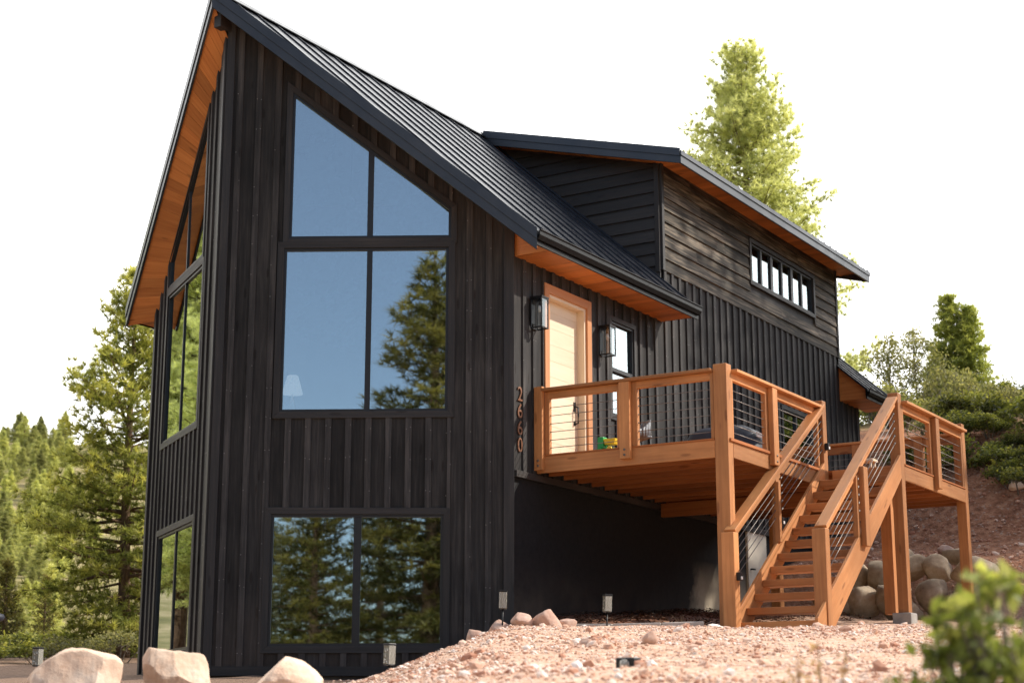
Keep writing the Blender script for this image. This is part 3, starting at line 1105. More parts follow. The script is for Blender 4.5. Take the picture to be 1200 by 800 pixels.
# floors inside
m = MB()
for z0, z1 in ((2.02, 2.30), (-.55, -.40)):
    m.prism([(-.27, .15, z0), (-.27, YB - .25, z0), (HX0 + .25, YB - .25, z0), (HX0 + .25, .15, z0), (HXM, PY + .35, z0)], (0, 0, z1 - z0))
m.build('interior_floor', M_INT, house)
m = MB()
m.box(HX0 + .12, -.13, 5.2, 5.3, -.4, 5.0)
m.prism([(-.13, 5.2, 5.0), (HX0 + .12, 5.2, 5.0), (HXM, 5.2, 8.2)], (0, .1, 0))
m.build('interior_wall', M_INT, house)

# door
m = MB()
w = WS
out = [(DY0, 2.33), (DY1, 2.33), (DY1, 4.83), (DY0, 4.83)]
inn = [(DY0 + .125, 2.33), (DY1 - .125, 2.33), (DY1 - .125, 4.70), (DY0 + .125, 4.70)]
for i in (1, 2, 3):
    j = (i + 1) % 4
    if i == 2:
        m.hexa([w.p(*q, o) for o in (0.001, .045) for q in (out[2], out[3], inn[3], inn[2])], long=(0, 1, 0), tone=.5)
    else:
        a, b = out[i], out[j]
        c, d = inn[j], inn[i]
        m.hexa([w.p(*q, o) for o in (0.001, .045) for q in (a, b, c, d)], long=(0, 0, 1), tone=.6)
dt = None
door = MB()
door.hexa([w.p(u, z, o) for z in (2.34, 4.66) for u, o in ((DY0 + .17, -.155), (DY1 - .17, -.155), (DY1 - .17, -.11), (DY0 + .17, -.11))], tone=.5)
for k in range(9):                           # faint horizontal grooves between the planks
    z = 2.62 + k * .235
    door.hexa([w.p(u, zz, o) for zz in (z, z + .2305) for u, o in ((DY0 + .19, -.112), (DY1 - .19, -.112), (DY1 - .19, -.107), (DY0 + .19, -.107))], long=(0, 1, 0), tone=random.random())
do = door.build('door', M_DOOR, house)
do['label'] = 'pale cream plank front door with black pull handle'
m.build('casing', M_DOORTRIM, do, bevel=0.004)
jm = MB()
for a, b in ((DY0 + .10, DY0 + .172), (DY1 - .172, DY1 - .10)):
    jm.box(-.17, .012, a, b, 2.33, 4.73, tone=.7)
jm.box(-.17, .012, DY0 + .173, DY1 - .173, 4.655, 4.73, tone=.4)
jm.build('jamb', M_DOOR, do)
h = MB()
hy = DY1 - .27
h.box(-.112, -.098, hy - .03, hy + .03, 3.16, 3.30)
h.box(-.112, -.098, hy - .025, hy + .025, 2.96, 3.02)
h.tube([(-.10, hy, 3.24), (-.045, hy, 3.22), (-.04, hy, 3.10), (-.045, hy, 2.99), (-.10, hy, 2.98)], .012, n=8)
h.build('handle', M_IRON, do)
h = MB()
h.box(-.112, -.085, hy - .03, hy + .03, 3.42, 3.49)
h.build('deadbolt', M_IRON, do)

# house number, four bronze numerals on the corner of the side wall
zt = 3.225
for ch in '2660':
    cu = bpy.data.curves.new('numeral', 'FONT')
    cu.body = ch
    cu.size = 0.30
    cu.extrude = 0.006
    cu.resolution_u = 6
    tmp = bpy.data.objects.new('numeral', cu)
    col.objects.link(tmp)
    bpy.context.view_layer.update()
    me = bpy.data.meshes.new_from_object(tmp.evaluated_get(bpy.context.evaluated_depsgraph_get()))
    bpy.data.objects.remove(tmp)
    xs = [v.co.x for v in me.vertices]
    ys = [v.co.y for v in me.vertices]
    x0, x1, y0, y1 = min(xs), max(xs), min(ys), max(ys)
    off = WL[house.name]
    for v in me.vertices:
        a = (v.co.x - x0) / (x1 - x0) * 0.115
        b = (v.co.y - y0) / (y1 - y0) * 0.195
        p_ = V3((0.016 + v.co.z, 0.068 + a, zt - 0.195 + b)) - off
        v.co = p_
    me.materials.clear()
    me.materials.append(M_COPPER)
    o = bpy.data.objects.new('numeral', me)
    col.objects.link(o)
    o.parent = house
    zt -= 0.232

# ------------------------------------------------------------------ roof
XE = 0.62                                  # right eave drip edge
AP = (HXM, -2.63)                          # apex of the rakes in plan
RE = (XE, -0.42)
LE = (-7.23, -0.06)
YE = 13.95
roof = MB()


def slab(m, plan, th=0.05, zf=rz, long=None):
    a = [V3((x, y, zf(x))) for x, y in plan]
    m.prism([p - UP * th for p in a], (0, 0, th), tone=.5, long=long)


slab(roof, [AP, RE, (XE, 4.62), (HXM, 4.62)])
slab(roof, [(HXM, 12.2), (XE, 12.2), (XE, YE), (HXM, YE)])
slab(roof, [LE, AP, (HXM, YE), (LE[0], YE)])
def rake_y(x): return AP[1] + (RE[1] - AP[1]) * (x - HXM) / (XE - HXM)
def rib(m, x0, x1, y, zf=rz):
    d = V3((x1 - x0, 0, zf(x1) - zf(x0))).normalized()
    nrm = V3((0, 1, 0)).cross(d)
    if nrm.z < 0: nrm = -nrm
    p, q = V3((x0, y, zf(x0))), V3((x1, y, zf(x1)))
    s = V3((0, 1, 0))
    sec = [(-.014, -.004), (.014, -.004), (.007, .022), (-.007, .022)]
    m.add([p + s * a + nrm * b for a, b in sec] + [q + s * a + nrm * b for a, b in sec],
          [(0, 3, 2, 1), (4, 5, 6, 7), (0, 1, 5, 4), (1, 2, 6, 5), (2, 3, 7, 6), (3, 0, 4, 7)], tone=.5)


y = -2.35
while y < 4.6:
    xe = XE - .005
    if y < RE[1]: xe = HXM + (y - AP[1]) / (RE[1] - AP[1]) * (XE - HXM) - 0.03
    if xe - HXM > .1: rib(roof, HXM + .02, xe, y)
    y += .445
y = 12.35
while y < YE:
    rib(roof, HXM + .02, XE - .005, y)
    y += .445
y = -2.35
while y < YE:
    xe = LE[0] + .005
    if y < LE[1]: xe = HXM + (y - AP[1]) / (LE[1] - AP[1]) * (LE[0] - HXM) + 0.03
    if HXM - xe > .1: rib(roof, HXM - .02, xe, y)
    y += .445
ro = roof.build('roof', M_ROOF, house)
m = MB()
for sg in (1, -1):
    d = V3((sg, 0, -SL)).normalized()
    m.prism([(HXM, AP[1] + .02, ROOFZ + .045), (HXM + sg * .2, AP[1] + .13, ROOFZ + .045 - .18),
             (HXM + sg * .2, 4.7, ROOFZ + .045 - .18), (HXM, 4.7, ROOFZ + .045)], (0, 0, .012))
m.build('ridge_cap', M_ROOF, ro)
m = MB()
m.prism([(HXM - .2, AP[1] + .13, ROOFZ - .13), (HXM, AP[1] + .02, ROOFZ + .058), (HXM + .2, AP[1] + .13, ROOFZ - .13)], (0, .02, -.02))
m.build('ridge_cap', M_ROOF, ro)


def rake_fascia(A, B, name='rake_fascia'):
    """two tier fascia along a rake from plan A (apex) to B (eave)"""
    a, b = V3((A[0], A[1], 0)), V3((B[0], B[1], 0))
    d = (b - a).normalized()
    n = V3((d.y, -d.x, 0))
    if n.y > 0: n = -n
    n = n.normalized()
    m = MB()
    za, zb = rz(A[0]), rz(B[0])
    for o0, o1, t, bt_ in ((-.03, .022, .030, -.125), (-.028, .006, -.120, -SD)):
        m.hexa([a + n * o0 + UP * (za + bt_), b + n * o0 + UP * (zb + bt_), b + n * o1 + UP * (zb + bt_), a + n * o1 + UP * (za + bt_),
                a + n * o0 + UP * (za + t), b + n * o0 + UP * (zb + t), b + n * o1 + UP * (zb + t), a + n * o1 + UP * (za + t)], tone=.5)
    o = m.build(name, M_FASCIA, house)
    return o


rake_fascia(AP, RE)
rake_fascia(AP, LE)
# raked soffits: boards between rake and prow wall
for B, C, sg in ((RE, (0.0, 0.0), 1), (LE, (HX0, 0.0), -1)):
    m = MB()
    N = 30
    a0, b0 = V3((HXM, AP[1] + .04, 0)), V3((B[0], B[1] + .04, 0))
    a1, b1 = V3((HXM, PY + .06, 0)), V3((C[0] - sg * .04 + (sg * .62 if False else 0), C[1] + .04, 0))
    for k in range(N):
        s0, s1 = k / N, (k + 1) / N - .0012
        q = [a0.lerp(b0, s0), a0.lerp(b0, s1), a1.lerp(b1, s1), a1.lerp(b1, s0)]
        zA, zB = (ROOFZ - SD, rz(B[0]) - SD)
        zi = (8.06, zB + .02)
        if sg > 0: zi = (ROOFZ - SD - .01, rz(C[0] - .04) - SD)
        zz = [zA + (zB - zA) * s0, zA + (zB - zA) * s1, zi[0] + (zi[1] - zi[0]) * s1, zi[0] + (zi[1] - zi[0]) * s0]
        q = [p + UP * (h_ + .012) for p, h_ in zip(q, zz)]
        m.prism(q, (0, 0, .02), long=q[3] - q[0])
    m.build('rake_soffit', M_SOFFIT, house)


# eaves: flat boxed soffit, end panel, gutter
def eave(y0, y1, sg, xw, xe, front=True):
    m = MB()
    y = y0
    zs = 5.036
    while y < y1 - .01:
        yy = min(y + .14, y1)
        m.box(min(xw, xe), max(xw, xe), y, yy - .0015, zs, zs + .02, long=(1, 0, 0))
        y += .14
    m.build('eave_soffit', M_SOFFIT, house)
    zr = rz(xw) - .055
    e = xw + (xe - xw) * .98
    for yv in (y0 - .012, y1 - .012):
        m = MB()
        m.prism([(xw, yv, zs), (e, yv, zs), (e, yv, max(zs + .03, rz(e) - .06)), (xw, yv, zr)], (0, .022, 0), long=(1, 0, 0))
        m.build('eave_end_panel', M_SOFFIT, house)


eave(0.03, 4.50, 1, 0.0, 0.56)
eave(12.34, 13.8, 1, 0.0, 0.56)
eave(0.03, 13.8, -1, HX0, HX0 - .56)


def gutter(x, y0, y1, sg):
    m = MB()
    zt = rz(x) - .012
    sec = [(0, zt - .135), (.065, zt - .135), (.095, zt - .075), (.095, zt - .022), (.112, zt - .012), (.112, zt), (.088, zt), (.08, zt - .03), (.062, zt - .11), (.02, zt - .12), (.012, zt), (0, zt)]
    pts = [(x + sg * (a - .03), y0, z) for a, z in sec]
    m.prism(pts, (0, y1 - y0, 0), tone=.5)
    o = m.build('gutter', M_GUTTER, house)
    return o


gutter(XE - .03, -.40, 4.60, 1)
gutter(XE - .03, 12.25, YE, 1)
gutter(LE[0] + .03, -.05, YE, -1)
for x0, ya, yb in ((XE - .055, -.40, 4.6), (XE - .055, 12.25, YE), (LE[0] + .03, -.05, YE)):
    m = MB()
    m.box(x0, x0 + .025, ya, yb, 5.018, rz(x0) - .055)
    m.build('eave_fascia', M_GUTTER, house)
m = MB()
m.box(HXM - .06, HXM + .06, AP[1] + .12, PY + .10, ROOFZ - .52, ROOFZ - .22)
m.build('ridge_beam', M_BTRIM, house)
rake = MB()
for sg in (1, -1):
    xe = XE if sg > 0 else LE[0]
    rake.hexa([V3((HXM, YE, ROOFZ - SD)), V3((xe, YE, rz(xe) - SD)), V3((xe, YE + .03, rz(xe) - SD)), V3((HXM, YE + .03, ROOFZ - SD)),
               V3((HXM, YE, ROOFZ + .02)), V3((xe, YE, rz(xe) + .02)), V3((xe, YE + .03, rz(xe) + .02)), V3((HXM, YE + .03, ROOFZ + .02))])
rake.build('rake_fascia', M_FASCIA, house)

# dormer roof
DY_A, DY_B, DXE = 4.12, 12.76, 0.57
m = MB()
slab(m, [(DXE, DY_A), (DXE, DY_B), (HXM - .1, DY_B), (HXM - .1, DY_A)], th=.045, zf=dz)
y = DY_A + .12
while y < DY_B:
    rib(m, HXM - .05, DXE + .012, y, dz)
    y += .305
dro = m.build('dormer_roof', M_ROOF, house)
for Y, sg in ((DY_A, -1), (DY_B, 1)):         # rake and eave fascias, two tier
    m = MB()
    for o, t, b in ((.022, .035, -.095), (.004, -.09, -.215)):
        ya, yb = Y - sg * .03, Y + sg * o
        xs_ = (HXM + .15, DXE)
        m.hexa([(xs_[0], ya, dz(xs_[0]) + b), (xs_[1], ya, dz(xs_[1]) + b), (xs_[1], yb, dz(xs_[1]) + b), (xs_[0], yb, dz(xs_[0]) + b),
                (xs_[0], ya, dz(xs_[0]) + t), (xs_[1], ya, dz(xs_[1]) + t), (xs_[1], yb, dz(xs_[1]) + t), (xs_[0], yb, dz(xs_[0]) + t)], tone=.5)
    m.build('dormer_fascia', M_FASCIA, house)
m = MB()
zt = dz(DXE)
m.box(DXE - .025, DXE + .012, DY_A + .0, DY_B - .0, zt - .21, zt - .048)
m.build('dormer_fascia', M_FASCIA, house)
m = MB()
m.box(DXE + .012, DXE + .03, DY_A - .018, DY_B + .018, zt - .085, zt - .012)
m.build('dormer_fascia', M_FASCIA, house)
m = MB()
y = DY_A + .03
while y < DY_B - .04:
    yy = min(y + .14, DY_B - .03)
    m.box(.001, DXE - .03, y, yy - .0015, 7.70, 7.72, long=(1, 0, 0))
    y += .14
for Y0, Y1 in ((DY_A + .03, 4.52), (12.31, DY_B - .03)):
    k = 0
    while k < 22:
        x0, x1 = .0 - k * .15, .0 - (k + 1) * .15 + .0015
        m.hexa([(x0, Y0, dz(x0) - .17), (x1, Y0, dz(x1) - .17), (x1, Y1, dz(x1) - .17), (x0, Y1, dz(x0) - .17),
                (x0, Y0, dz(x0) - .15), (x1, Y0, dz(x1) - .15), (x1, Y1, dz(x1) - .15), (x0, Y1, dz(x0) - .15)], long=(0, 1, 0))
        k += 1
m.build('dormer_soffit', M_SOFFIT, house)

# ------------------------------------------------------------------ deck
DZ = 2.33
YF, XC = 0.53, 2.88
XR, YL, YR = 4.04, 3.85, 7.04
deck = empty('deck', (2.0, 3.8, 0), 'raised cedar deck with cable railings along the black side wall', 'deck')


def part(name, mat, parent, *boxes, bevel=0.006, **k):
    m = MB()
    for b in boxes: m.box(*b, **k)
    return m.build(name, mat, parent, bevel=bevel)


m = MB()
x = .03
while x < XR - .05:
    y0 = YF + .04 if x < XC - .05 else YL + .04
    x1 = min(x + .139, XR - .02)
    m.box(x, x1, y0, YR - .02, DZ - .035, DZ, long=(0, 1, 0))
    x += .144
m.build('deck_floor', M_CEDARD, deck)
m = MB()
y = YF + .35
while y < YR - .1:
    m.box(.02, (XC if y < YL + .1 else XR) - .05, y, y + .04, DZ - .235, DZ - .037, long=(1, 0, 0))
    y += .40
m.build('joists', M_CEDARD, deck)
ed = .028
part('fascia', M_CEDAR, deck, (.036, XC - .19, YF, YF + .038, 2.09, DZ - .012))
part('fascia', M_CEDAR, deck, (XC - .038, XC, YF + .16, YL - .14, 2.09, DZ - .012))
part('fascia', M_CEDAR, deck, (2.99, XR - .15, YL, YL + .038, 2.11, DZ - .012))
part('fascia', M_CEDAR, deck, (XR - .038, XR, YL + .07, YR - .29, 2.11, DZ - .012))
part('fascia', M_CEDAR, deck, (.02, XR - .19, YR - .038, YR, 2.11, DZ - .012))
# thin deck edge line above the fascias
part('deck_edge', M_CEDARD, deck, (.036, XC - .19, YF - .014, YF + .03, DZ - .012, DZ + .008), bevel=.002)
part('deck_edge', M_CEDARD, deck, (XC - .03, XC + .014, YF + .16, YL - .14, DZ - .012, DZ + .008), bevel=.002)
part('deck_edge', M_CEDARD, deck, (XR - .03, XR + .014, YL + .07, YR - .29, DZ - .012, DZ + .008), bevel=.002)

zc0, zc1 = 3.205, 3.245                      # cap
zr0, zr1 = 3.105, 3.203                      # sub rail
CABZ = [2.985, 2.873, 2.76, 2.648, 2.536, 2.43]


def post(parent, x0, x1, y0, y1, z0, z1, bolts=None, name='post'):
    o = part(name, M_CEDAR, parent, (x0, x1, y0, y1, z0, z1), bevel=.009, long=(0, 0, 1))
    if bolts:
        b = MB()
        ax, pos, zz = bolts
        for z in zz:
            if ax == 'y': b.tube([((x0 + x1) / 2, pos, z), ((x0 + x1) / 2, pos - .008, z)], .016, n=10)
            else: b.tube([(pos, (y0 + y1) / 2, z), (pos + .008, (y0 + y1) / 2, z)], .016, n=10)
        b.build('bolts', M_STEEL, o)
    return o


# front run along X
post(deck, .035, .165, YF - .075, YF - .002, 2.12, 3.275, ('y', YF - .075, (2.18, 2.25)))
post(deck, 1.345, 1.505, YF - .075, YF - .002, 2.17, 3.203, ('y', YF - .075, (2.22, 2.29)))
post(deck, XC - .188, XC, YF - .004, YF + .156, gz(XC, YF) - .06, 3.305, name='corner_post')
for a, b in ((.166, .235), (1.275, 1.40), (1.46, 1.582), (XC - .24, XC - .19)):
    post(deck, a, b, YF + .004, YF + .072, DZ + .008, zr1, name='baluster_post')
part('top_cap', M_CEDAR, deck, (.15, XC - .19, YF - .085, YF + .085, zc0, zc1))
part('sub_rail', M_CEDAR, deck, (.166, XC - .19, YF + .006, YF + .07, zr0, zr1))
# right run along Y
post(deck, XC - .002, XC + .075, 1.85, 2.02, 2.15, 3.203, ('x', XC + .075, (2.2, 2.28)))
for a, b in ((YF + .16, YF + .20), (1.78, 1.92), (1.96, 2.10), (YL - .21, YL - .14)):
    post(deck, XC - .072, XC - .004, a, b, DZ + .008, zr1, name='baluster_post')
part('top_cap', M_CEDAR, deck, (XC - .085, XC + .085, YF + .16, YL - .13, zc0, zc1))
part('sub_rail', M_CEDAR, deck, (XC - .07, XC - .006, YF + .16, YL - .13, zr0, zr1))
post(deck, XC - .10, XC + .05, YL - .13, YL + .02, 2.05, 3.335, name='newel_post')
# landing right run
post(deck, XR - .15, XR, YL - .08, YL + .07, gz(XR, YL) - .02, 3.345, name='newel_post')
post(deck, XR - .002, XR + .075, 5.22, 5.38, 2.15, 3.203)
post(deck, XR - .15, XR, YR - .29, YR - .14, gz(XR, YR - .2) - .15, 3.355, name='corner_post')
for a, b in ((YL + .072, YL + .14), (5.15, 5.29), (5.31, 5.45), (YR - .36, YR - .292)):
    post(deck, XR - .072, XR - .004, a, b, DZ + .008, zr1, name='baluster_post')
part('top_cap', M_CEDAR, deck, (XR - .085, XR + .085, YL + .072, YR - .292, zc0, zc1))
part('sub_rail', M_CEDAR, deck, (XR - .07, XR - .006, YL + .072, YR - .292, zr0, zr1))
# inner support post with footing
post(deck, 3.60, 3.76, 4.05, 4.21, .27, 2.09, name='support_post')
post(deck, 0.9, 1.06, 6.4, 6.56, .3, 2.09, name='support_post')
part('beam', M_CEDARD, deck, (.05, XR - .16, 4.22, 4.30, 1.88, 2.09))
part('footing', M_FOOT, deck, (XR - .22, XR + .05, YL - .14, YL + .13, .05, .265), bevel=.015)
# rear run along X
part('top_cap', M_CEDAR, deck, (.08, XR - .16, YR - .13, YR + .03, zc0, zc1))
part('sub_rail', M_CEDAR, deck, (.08, XR - .16, YR - .08, YR - .02, zr0 - .03, zr1))
for x in (.05, 1.1, 2.17, 3.2):
    post(deck, x, x + .14, YR - .12, YR + .02, 2.12, zr1 + .0)


def cable(parent, a, b):
    m = MB()
    m.tube([a, b], .0052, n=6)
    d = (V3(b) - V3(a)).normalized()
    for p, s in ((V3(a), 1), (V3(b), -1)):
        m.tube([p - d * s * .02, p + d * s * .035], .012, n=6)
    m.build('cable', M_STEEL, parent)


for z in CABZ:
    cable(deck, (.20, YF + .038, z), (1.30, YF + .038, z))
    cable(deck, (1.55, YF + .038, z), (XC - .21, YF + .038, z))
    cable(deck, (XC - .038, YF + .18, z), (XC - .038, 1.82, z))
    cable(deck, (XC - .038, 2.06, z), (XC - .038, YL - .18, z))
    cable(deck, (XR - .038, YL + .11, z), (XR - .038, 5.19, z))
    cable(deck, (XR - .038, 5.41, z), (XR - .038, YR - .33, z))
    for a, b in ((.19, 1.1), (1.24, 2.17), (2.31, 3.2), (3.34, 3.89)):
        cable(deck, (a, YR - .05, z), (b, YR - .05, z))

# ------------------------------------------------------------------ stairs
stair = empty('staircase', (3.45, 2.0, 0), 'cedar open tread staircase climbing from the gravel to the deck landing', 'staircase')
NT_ = 12
XA, XB = 2.93, 4.0
treads = [(3.50 - .2685 * k, 2.140 - .1945 * k) for k in range(NT_)]
for k, (yn, zt) in enumerate(treads):
    part('tread', M_CEDAR, stair, (XA, XB, yn, yn + .285, zt - .088, zt), bevel=.006, long=(1, 0, 0))
S = .7244
for x0, x1 in ((XA - .042, XA - .001), (XB + .001, XB + .042)):
    m = MB()
    def zt_(y): return .218 + .7244 * (y - .68)
    ye = YL - .085
    y0 = .40
    pts = [(x0, y0, zt_(y0)), (x0, ye, zt_(ye)), (x0, ye, zt_(ye) - .33), (x0, y0 + .43, gz(x0, y0) - .03), (x0, y0, gz(x0, y0) - .03)]
    m.prism(pts, (x1 - x0, 0, 0), long=(0, 1, S))
    m.build('stringer', M_CEDAR, stair, bevel=.004)
# newels at the bottom
post(stair, XB - .115, XB + .062, .70, .85, gz(3.9, .7) - .05, 1.125, name='newel_post')
post(stair, XA - .115, XA + .055, .37, .525, gz(2.9, .4) - .05, 1.11, name='newel_post')
# mid posts bolted to the stringers, handrails, cables
for x, side in ((XB + .043, 1), (XA - .043 - .075, -1)):
    post(stair, x, x + .075, 2.02, 2.18, 1.02, (2.06 if side > 0 else 2.15), name='mid_post')
    xs_ = x - .071 if side > 0 else x + .076
    m = MB()
    m.box(xs_ , xs_ + .07, 1.93, 2.005, zt_(1.93) + .002, 1.10 + .743 * (1.93 - .72) - .07, long=(0, 0, 1))
    m.build('baluster_post', M_CEDAR, stair, bevel=.005)
for xc, yn, nz, S in ((XB - .02, .72, 1.115, .716), (XA - .03, .40, 1.10, .652)):
    ye = YL - .135
    m = MB()
    m.beam((xc, yn + .05, nz - .002 + S * .05), (xc, ye, nz + S * (ye - yn)), .155, .042)
    m.build('handrail_cap', M_CEDAR, stair, bevel=.006)
    m = MB()
    m.beam((xc, yn + .12, nz - .085 + S * .12), (xc, ye, nz - .083 + S * (ye - yn)), .06, .085)
    m.build('handrail_board', M_CEDAR, stair, bevel=.005)
    for k in range(5):
        dzv = -.24 - k * .105
        for a, b in ((yn + .16, 1.96), (2.16, ye + .02)):
            za, zb = nz + S * (a - yn) + dzv, nz + S * (b - yn) + dzv
            if za < zt_(a) + .02: continue
            cable(stair, (xc, a, za), (xc, b, zb))

# ------------------------------------------------------------------ small things on the house
def step_light():
    t = empty('step_light', (0, 0, 0), '', 'light', 'black step lights on the stair posts')
    m = MB()
    m.box(-.004, .055, -.032, .032, -.05, .05)
    m.build('housing', M_IRON, t, bevel=.006)
    m = MB()
    m.box(.055, .066, -.022, .022, -.038, .0)
    m.build('lens', M_WHITE, t, bevel=.003)
    return t


sl = step_light()
for i, (x, y, z, lab) in enumerate([
    (XA + .056, .45, .56, 'small black step light low on the bottom left newel post'),
    (XA - .04, 2.10, 1.42, 'small black step light halfway up the left stair posts'),
    (XC + .051, 3.78, 2.66, 'small black step light on the upper left newel by the landing')]):
    place(sl, i == 0, (x, y, z), label=lab)


def lantern():
    t = empty('wall_lantern', (0, 0, 0), '', 'wall lantern', 'black box lanterns beside the front door')
    a, h = .085, .215
    m = MB()
    for sx in (-1, 1):
        for sy in (-1, 1):
            m.box(.105 + sx * a - .008, .105 + sx * a + .008, sy * a - .008, sy * a + .008, -h, h)
    for z in (-h, h - .016):
        for s in (-1, 1):
            m.box(.105 - a + .008, .105 + a - .008, s * a - .008, s * a + .008, z, z + .016)
            m.box(.105 + s * a - .008, .105 + s * a + .008, -a + .008, a - .008, z, z + .016)
    m.box(.105 - a - .012, .105 + a + .012, -a - .012, a + .012, h + .001, h + .02)
    m.box(.0, .105 - a - .012, -.055, .055, -.14, .14)
    m.build('frame', M_IRON, t, bevel=.002)
    m = MB()
    m.tube([(.105, 0, h), (.105, 0, h - .10)], .014, n=10)
    m.build('socket', M_IRON, t)
    m = MB()
    m.lathe([(.012, h - .10), (.022, h - .125), (.026, h - .155), (.018, h - .185), (.004, h - .197)], (.105, 0, 0), n=12)
    m.build('bulb', M_SHADE, t)
    for (x0, x1, y0, y1) in ((.105 + a, .105 + a, -a + .008, a - .008), (.105 - a + .008, .105 + a - .008, a, a), (.105 - a + .008, .105 + a - .008, -a, -a)):
        me = bpy.data.meshes.new('glass')
        if x0 == x1: q = [(x0, y0, -h + .016), (x0, y1, -h + .016), (x0, y1, h - .016), (x0, y0, h - .016)]
        else: q = [(x0, y0, -h + .016), (x1, y0, -h + .016), (x1, y0, h - .016), (x0, y0, h - .016)]
        me.from_pydata(q, [], [(0, 1, 2, 3)])
        me.materials.append(M_LGLASS)
        o = bpy.data.objects.new('glass', me)
        col.objects.link(o)
        o.parent = t
    return t


ln = lantern()
place(ln, True, (.025, .46, 4.30), label='black box lantern on the wall left of the front door')
place(ln, False, (.025, 2.42, 4.29), label='black box lantern on the wall between the door and the narrow window')

# toy on the deck
t = empty('toy_truck', (1.010, .78, DZ), 'green and yellow toy dump truck lying on the deck by the door', 'toy')
m = MB()
m.box(0.880, 0.970, .71, .83, DZ + .05, DZ + .21)
m.box(0.880, 1.120, .73, .81, DZ + .035, DZ + .055)
m.build('cab', M_GREEN, t, bevel=.012)
m = MB()
m.hexa([(0.990, .71, DZ + .10), (1.130, .71, DZ + .10), (1.130, .83, DZ + .10), (0.990, .83, DZ + .10),
        (0.975, .695, DZ + .175), (1.160, .695, DZ + .175), (1.160, .845, DZ + .175), (0.975, .845, DZ + .175)])
m.build('dump_bed', M_YELLOW, t, bevel=.008)
for x in (0.920, 1.070):
    for y in (.70, .84):
        m = MB()
        m.tube([(x, y - .018, DZ + .036), (x, y + .018, DZ + .036)], .036, n=14, smooth=False)
        m.build('wheel', M_GREEN if x < 1.000 else M_YELLOW, t, bevel=.006)


# chairs on the deck: rounded tub back
def patio_chair():
    t = empty('patio_chair', (0, 0, 0), '', 'chair', 'patio chairs on the deck')
    m = MB()
    m.box(-.25, .25, -.24, .24, .40, .45)
    m.build('seat', M_GREY, t, bevel=.02)
    pts = []
    m = MB()
    n = 14
    for i in range(n):
        a0, a1 = R(-20 + 220 * i / n), R(-20 + 220 * (i + 1) / n)
        h0 = .56 + .24 * math.sin(max(0, min(math.pi, a0)))
        h1 = .56 + .24 * math.sin(max(0, min(math.pi, a1)))
        q = []
        for r in (.26, .285):
            q.append([(math.cos(a0) * r, math.sin(a0) * r, .42), (math.cos(a1) * r, math.sin(a1) * r, .42),
                      (math.cos(a1) * r * 1.08, math.sin(a1) * r * 1.08, h1), (math.cos(a0) * r * 1.08, math.sin(a0) * r * 1.08, h0)])
        m.hexa(q[0] + q[1], tone=.5, smooth=True)
    m.build('backrest', M_GREY, t)
    for sx in (-1, 1):
        for sy in (-1, 1):
            m = MB()
            m.tube([(sx * .20, sy * .19, .41), (sx * .25, sy * .24, 0)], [.02, .014], n=8)
            m.build('leg', M_IRON, t)
    return t


pc = patio_chair()
place(pc, True, (1.02, 1.55, DZ), R(-35), .72, label='rounded grey patio chair behind the front deck railing by the middle post')
place(pc, False, (1.55, 3.9, DZ), R(20), label='grey patio chair standing deeper on the deck beyond the covered grill')
place(pc, False, (.9, 4.7, DZ), R(-70), label='grey patio chair against the side wall below the sliding window')

# covered grill
t = empty('covered_grill', (1.75, 2.9, DZ), 'low grill hidden under a navy cloth cover with a white label', 'grill')
m = MB()
prof = [(.0, .62, .30), (.12, .60, .29), (.34, .57, .27), (.50, .50, .23), (.58, .34, .15)]
secs = []
cx_, cy_ = 1.75, 2.9
for z, a, b in prof:
    ringp = []
    for k in range(24):
        th_ = 2 * math.pi * k / 24
        c_, s_ = math.cos(th_), math.sin(th_)
        e_ = .45
        wob = 1 + .03 * math.sin(7 * th_ + z * 9) * (1 - z)
        ringp.append((cx_ + a * abs(c_) ** e_ * (1 if c_ > 0 else -1) * wob, cy_ + b * abs(s_) ** e_ * (1 if s_ > 0 else -1) * wob, DZ + z))
    secs.append(ringp)
pts = [p for s in secs for p in s]
fs = []
for i in range(len(secs) - 1):
    for j in range(24): fs.append((i * 24 + j, i * 24 + (j + 1) % 24, (i + 1) * 24 + (j + 1) % 24, (i + 1) * 24 + j))
fs += [tuple(reversed(range(24))), tuple(range((len(secs) - 1) * 24, len(secs) * 24))]
m.add(pts, fs, smooth=True, tone=.5)
m.build('cover', M_NAVY, t)
m = MB()
m.box(2.318, 2.330, 2.74, 3.02, DZ + .385, DZ + .455, tone=.5)
lb = m.build('label', M_WHITE, t)
m = MB()
m.tube([(2.33, 2.98, DZ + .42), (2.335, 2.98, DZ + .42)], .026, n=14)
m.build('emblem', M_RED, lb)

# small wooden stool at the head of the stairs
t = empty('stool', (2.75, 5.9, DZ), 'small pale wooden stool at the head of the stairs', 'stool')
part('seat', M_DOOR, t, (2.58, 2.92, 5.78, 6.02, DZ + .40, DZ + .44))
for x in (2.61, 2.86):
    for y in (5.80, 5.97):
        part('leg', M_DOOR, t, (x, x + .03, y, y + .03, DZ, DZ + .40), bevel=.003)


# solar path lights
def path_light():
    t = empty('path_light', (0, 0, 0), '', 'path light', 'square glass path lights on stakes')
    m = MB()
    m.tube([(0, 0, -.15), (0, 0, .12)], .009, n=8)
    m.build('stake', M_IRON, t)
    m = MB()
    m.box(-.047, .047, -.047, .047, .315, .335)
    m.build('cap', M_IRON, t, bevel=.004)
    m = MB()
    m.box(-.040, .040, -.040, .040, .12, .132)
    m.build('base', M_IRON, t, bevel=.004)
    m = MB()
    m.box(-.043, .043, -.043, .043, .133, .314)
    m.build('glass_box', M_PLG, t, bevel=.003)
    return t


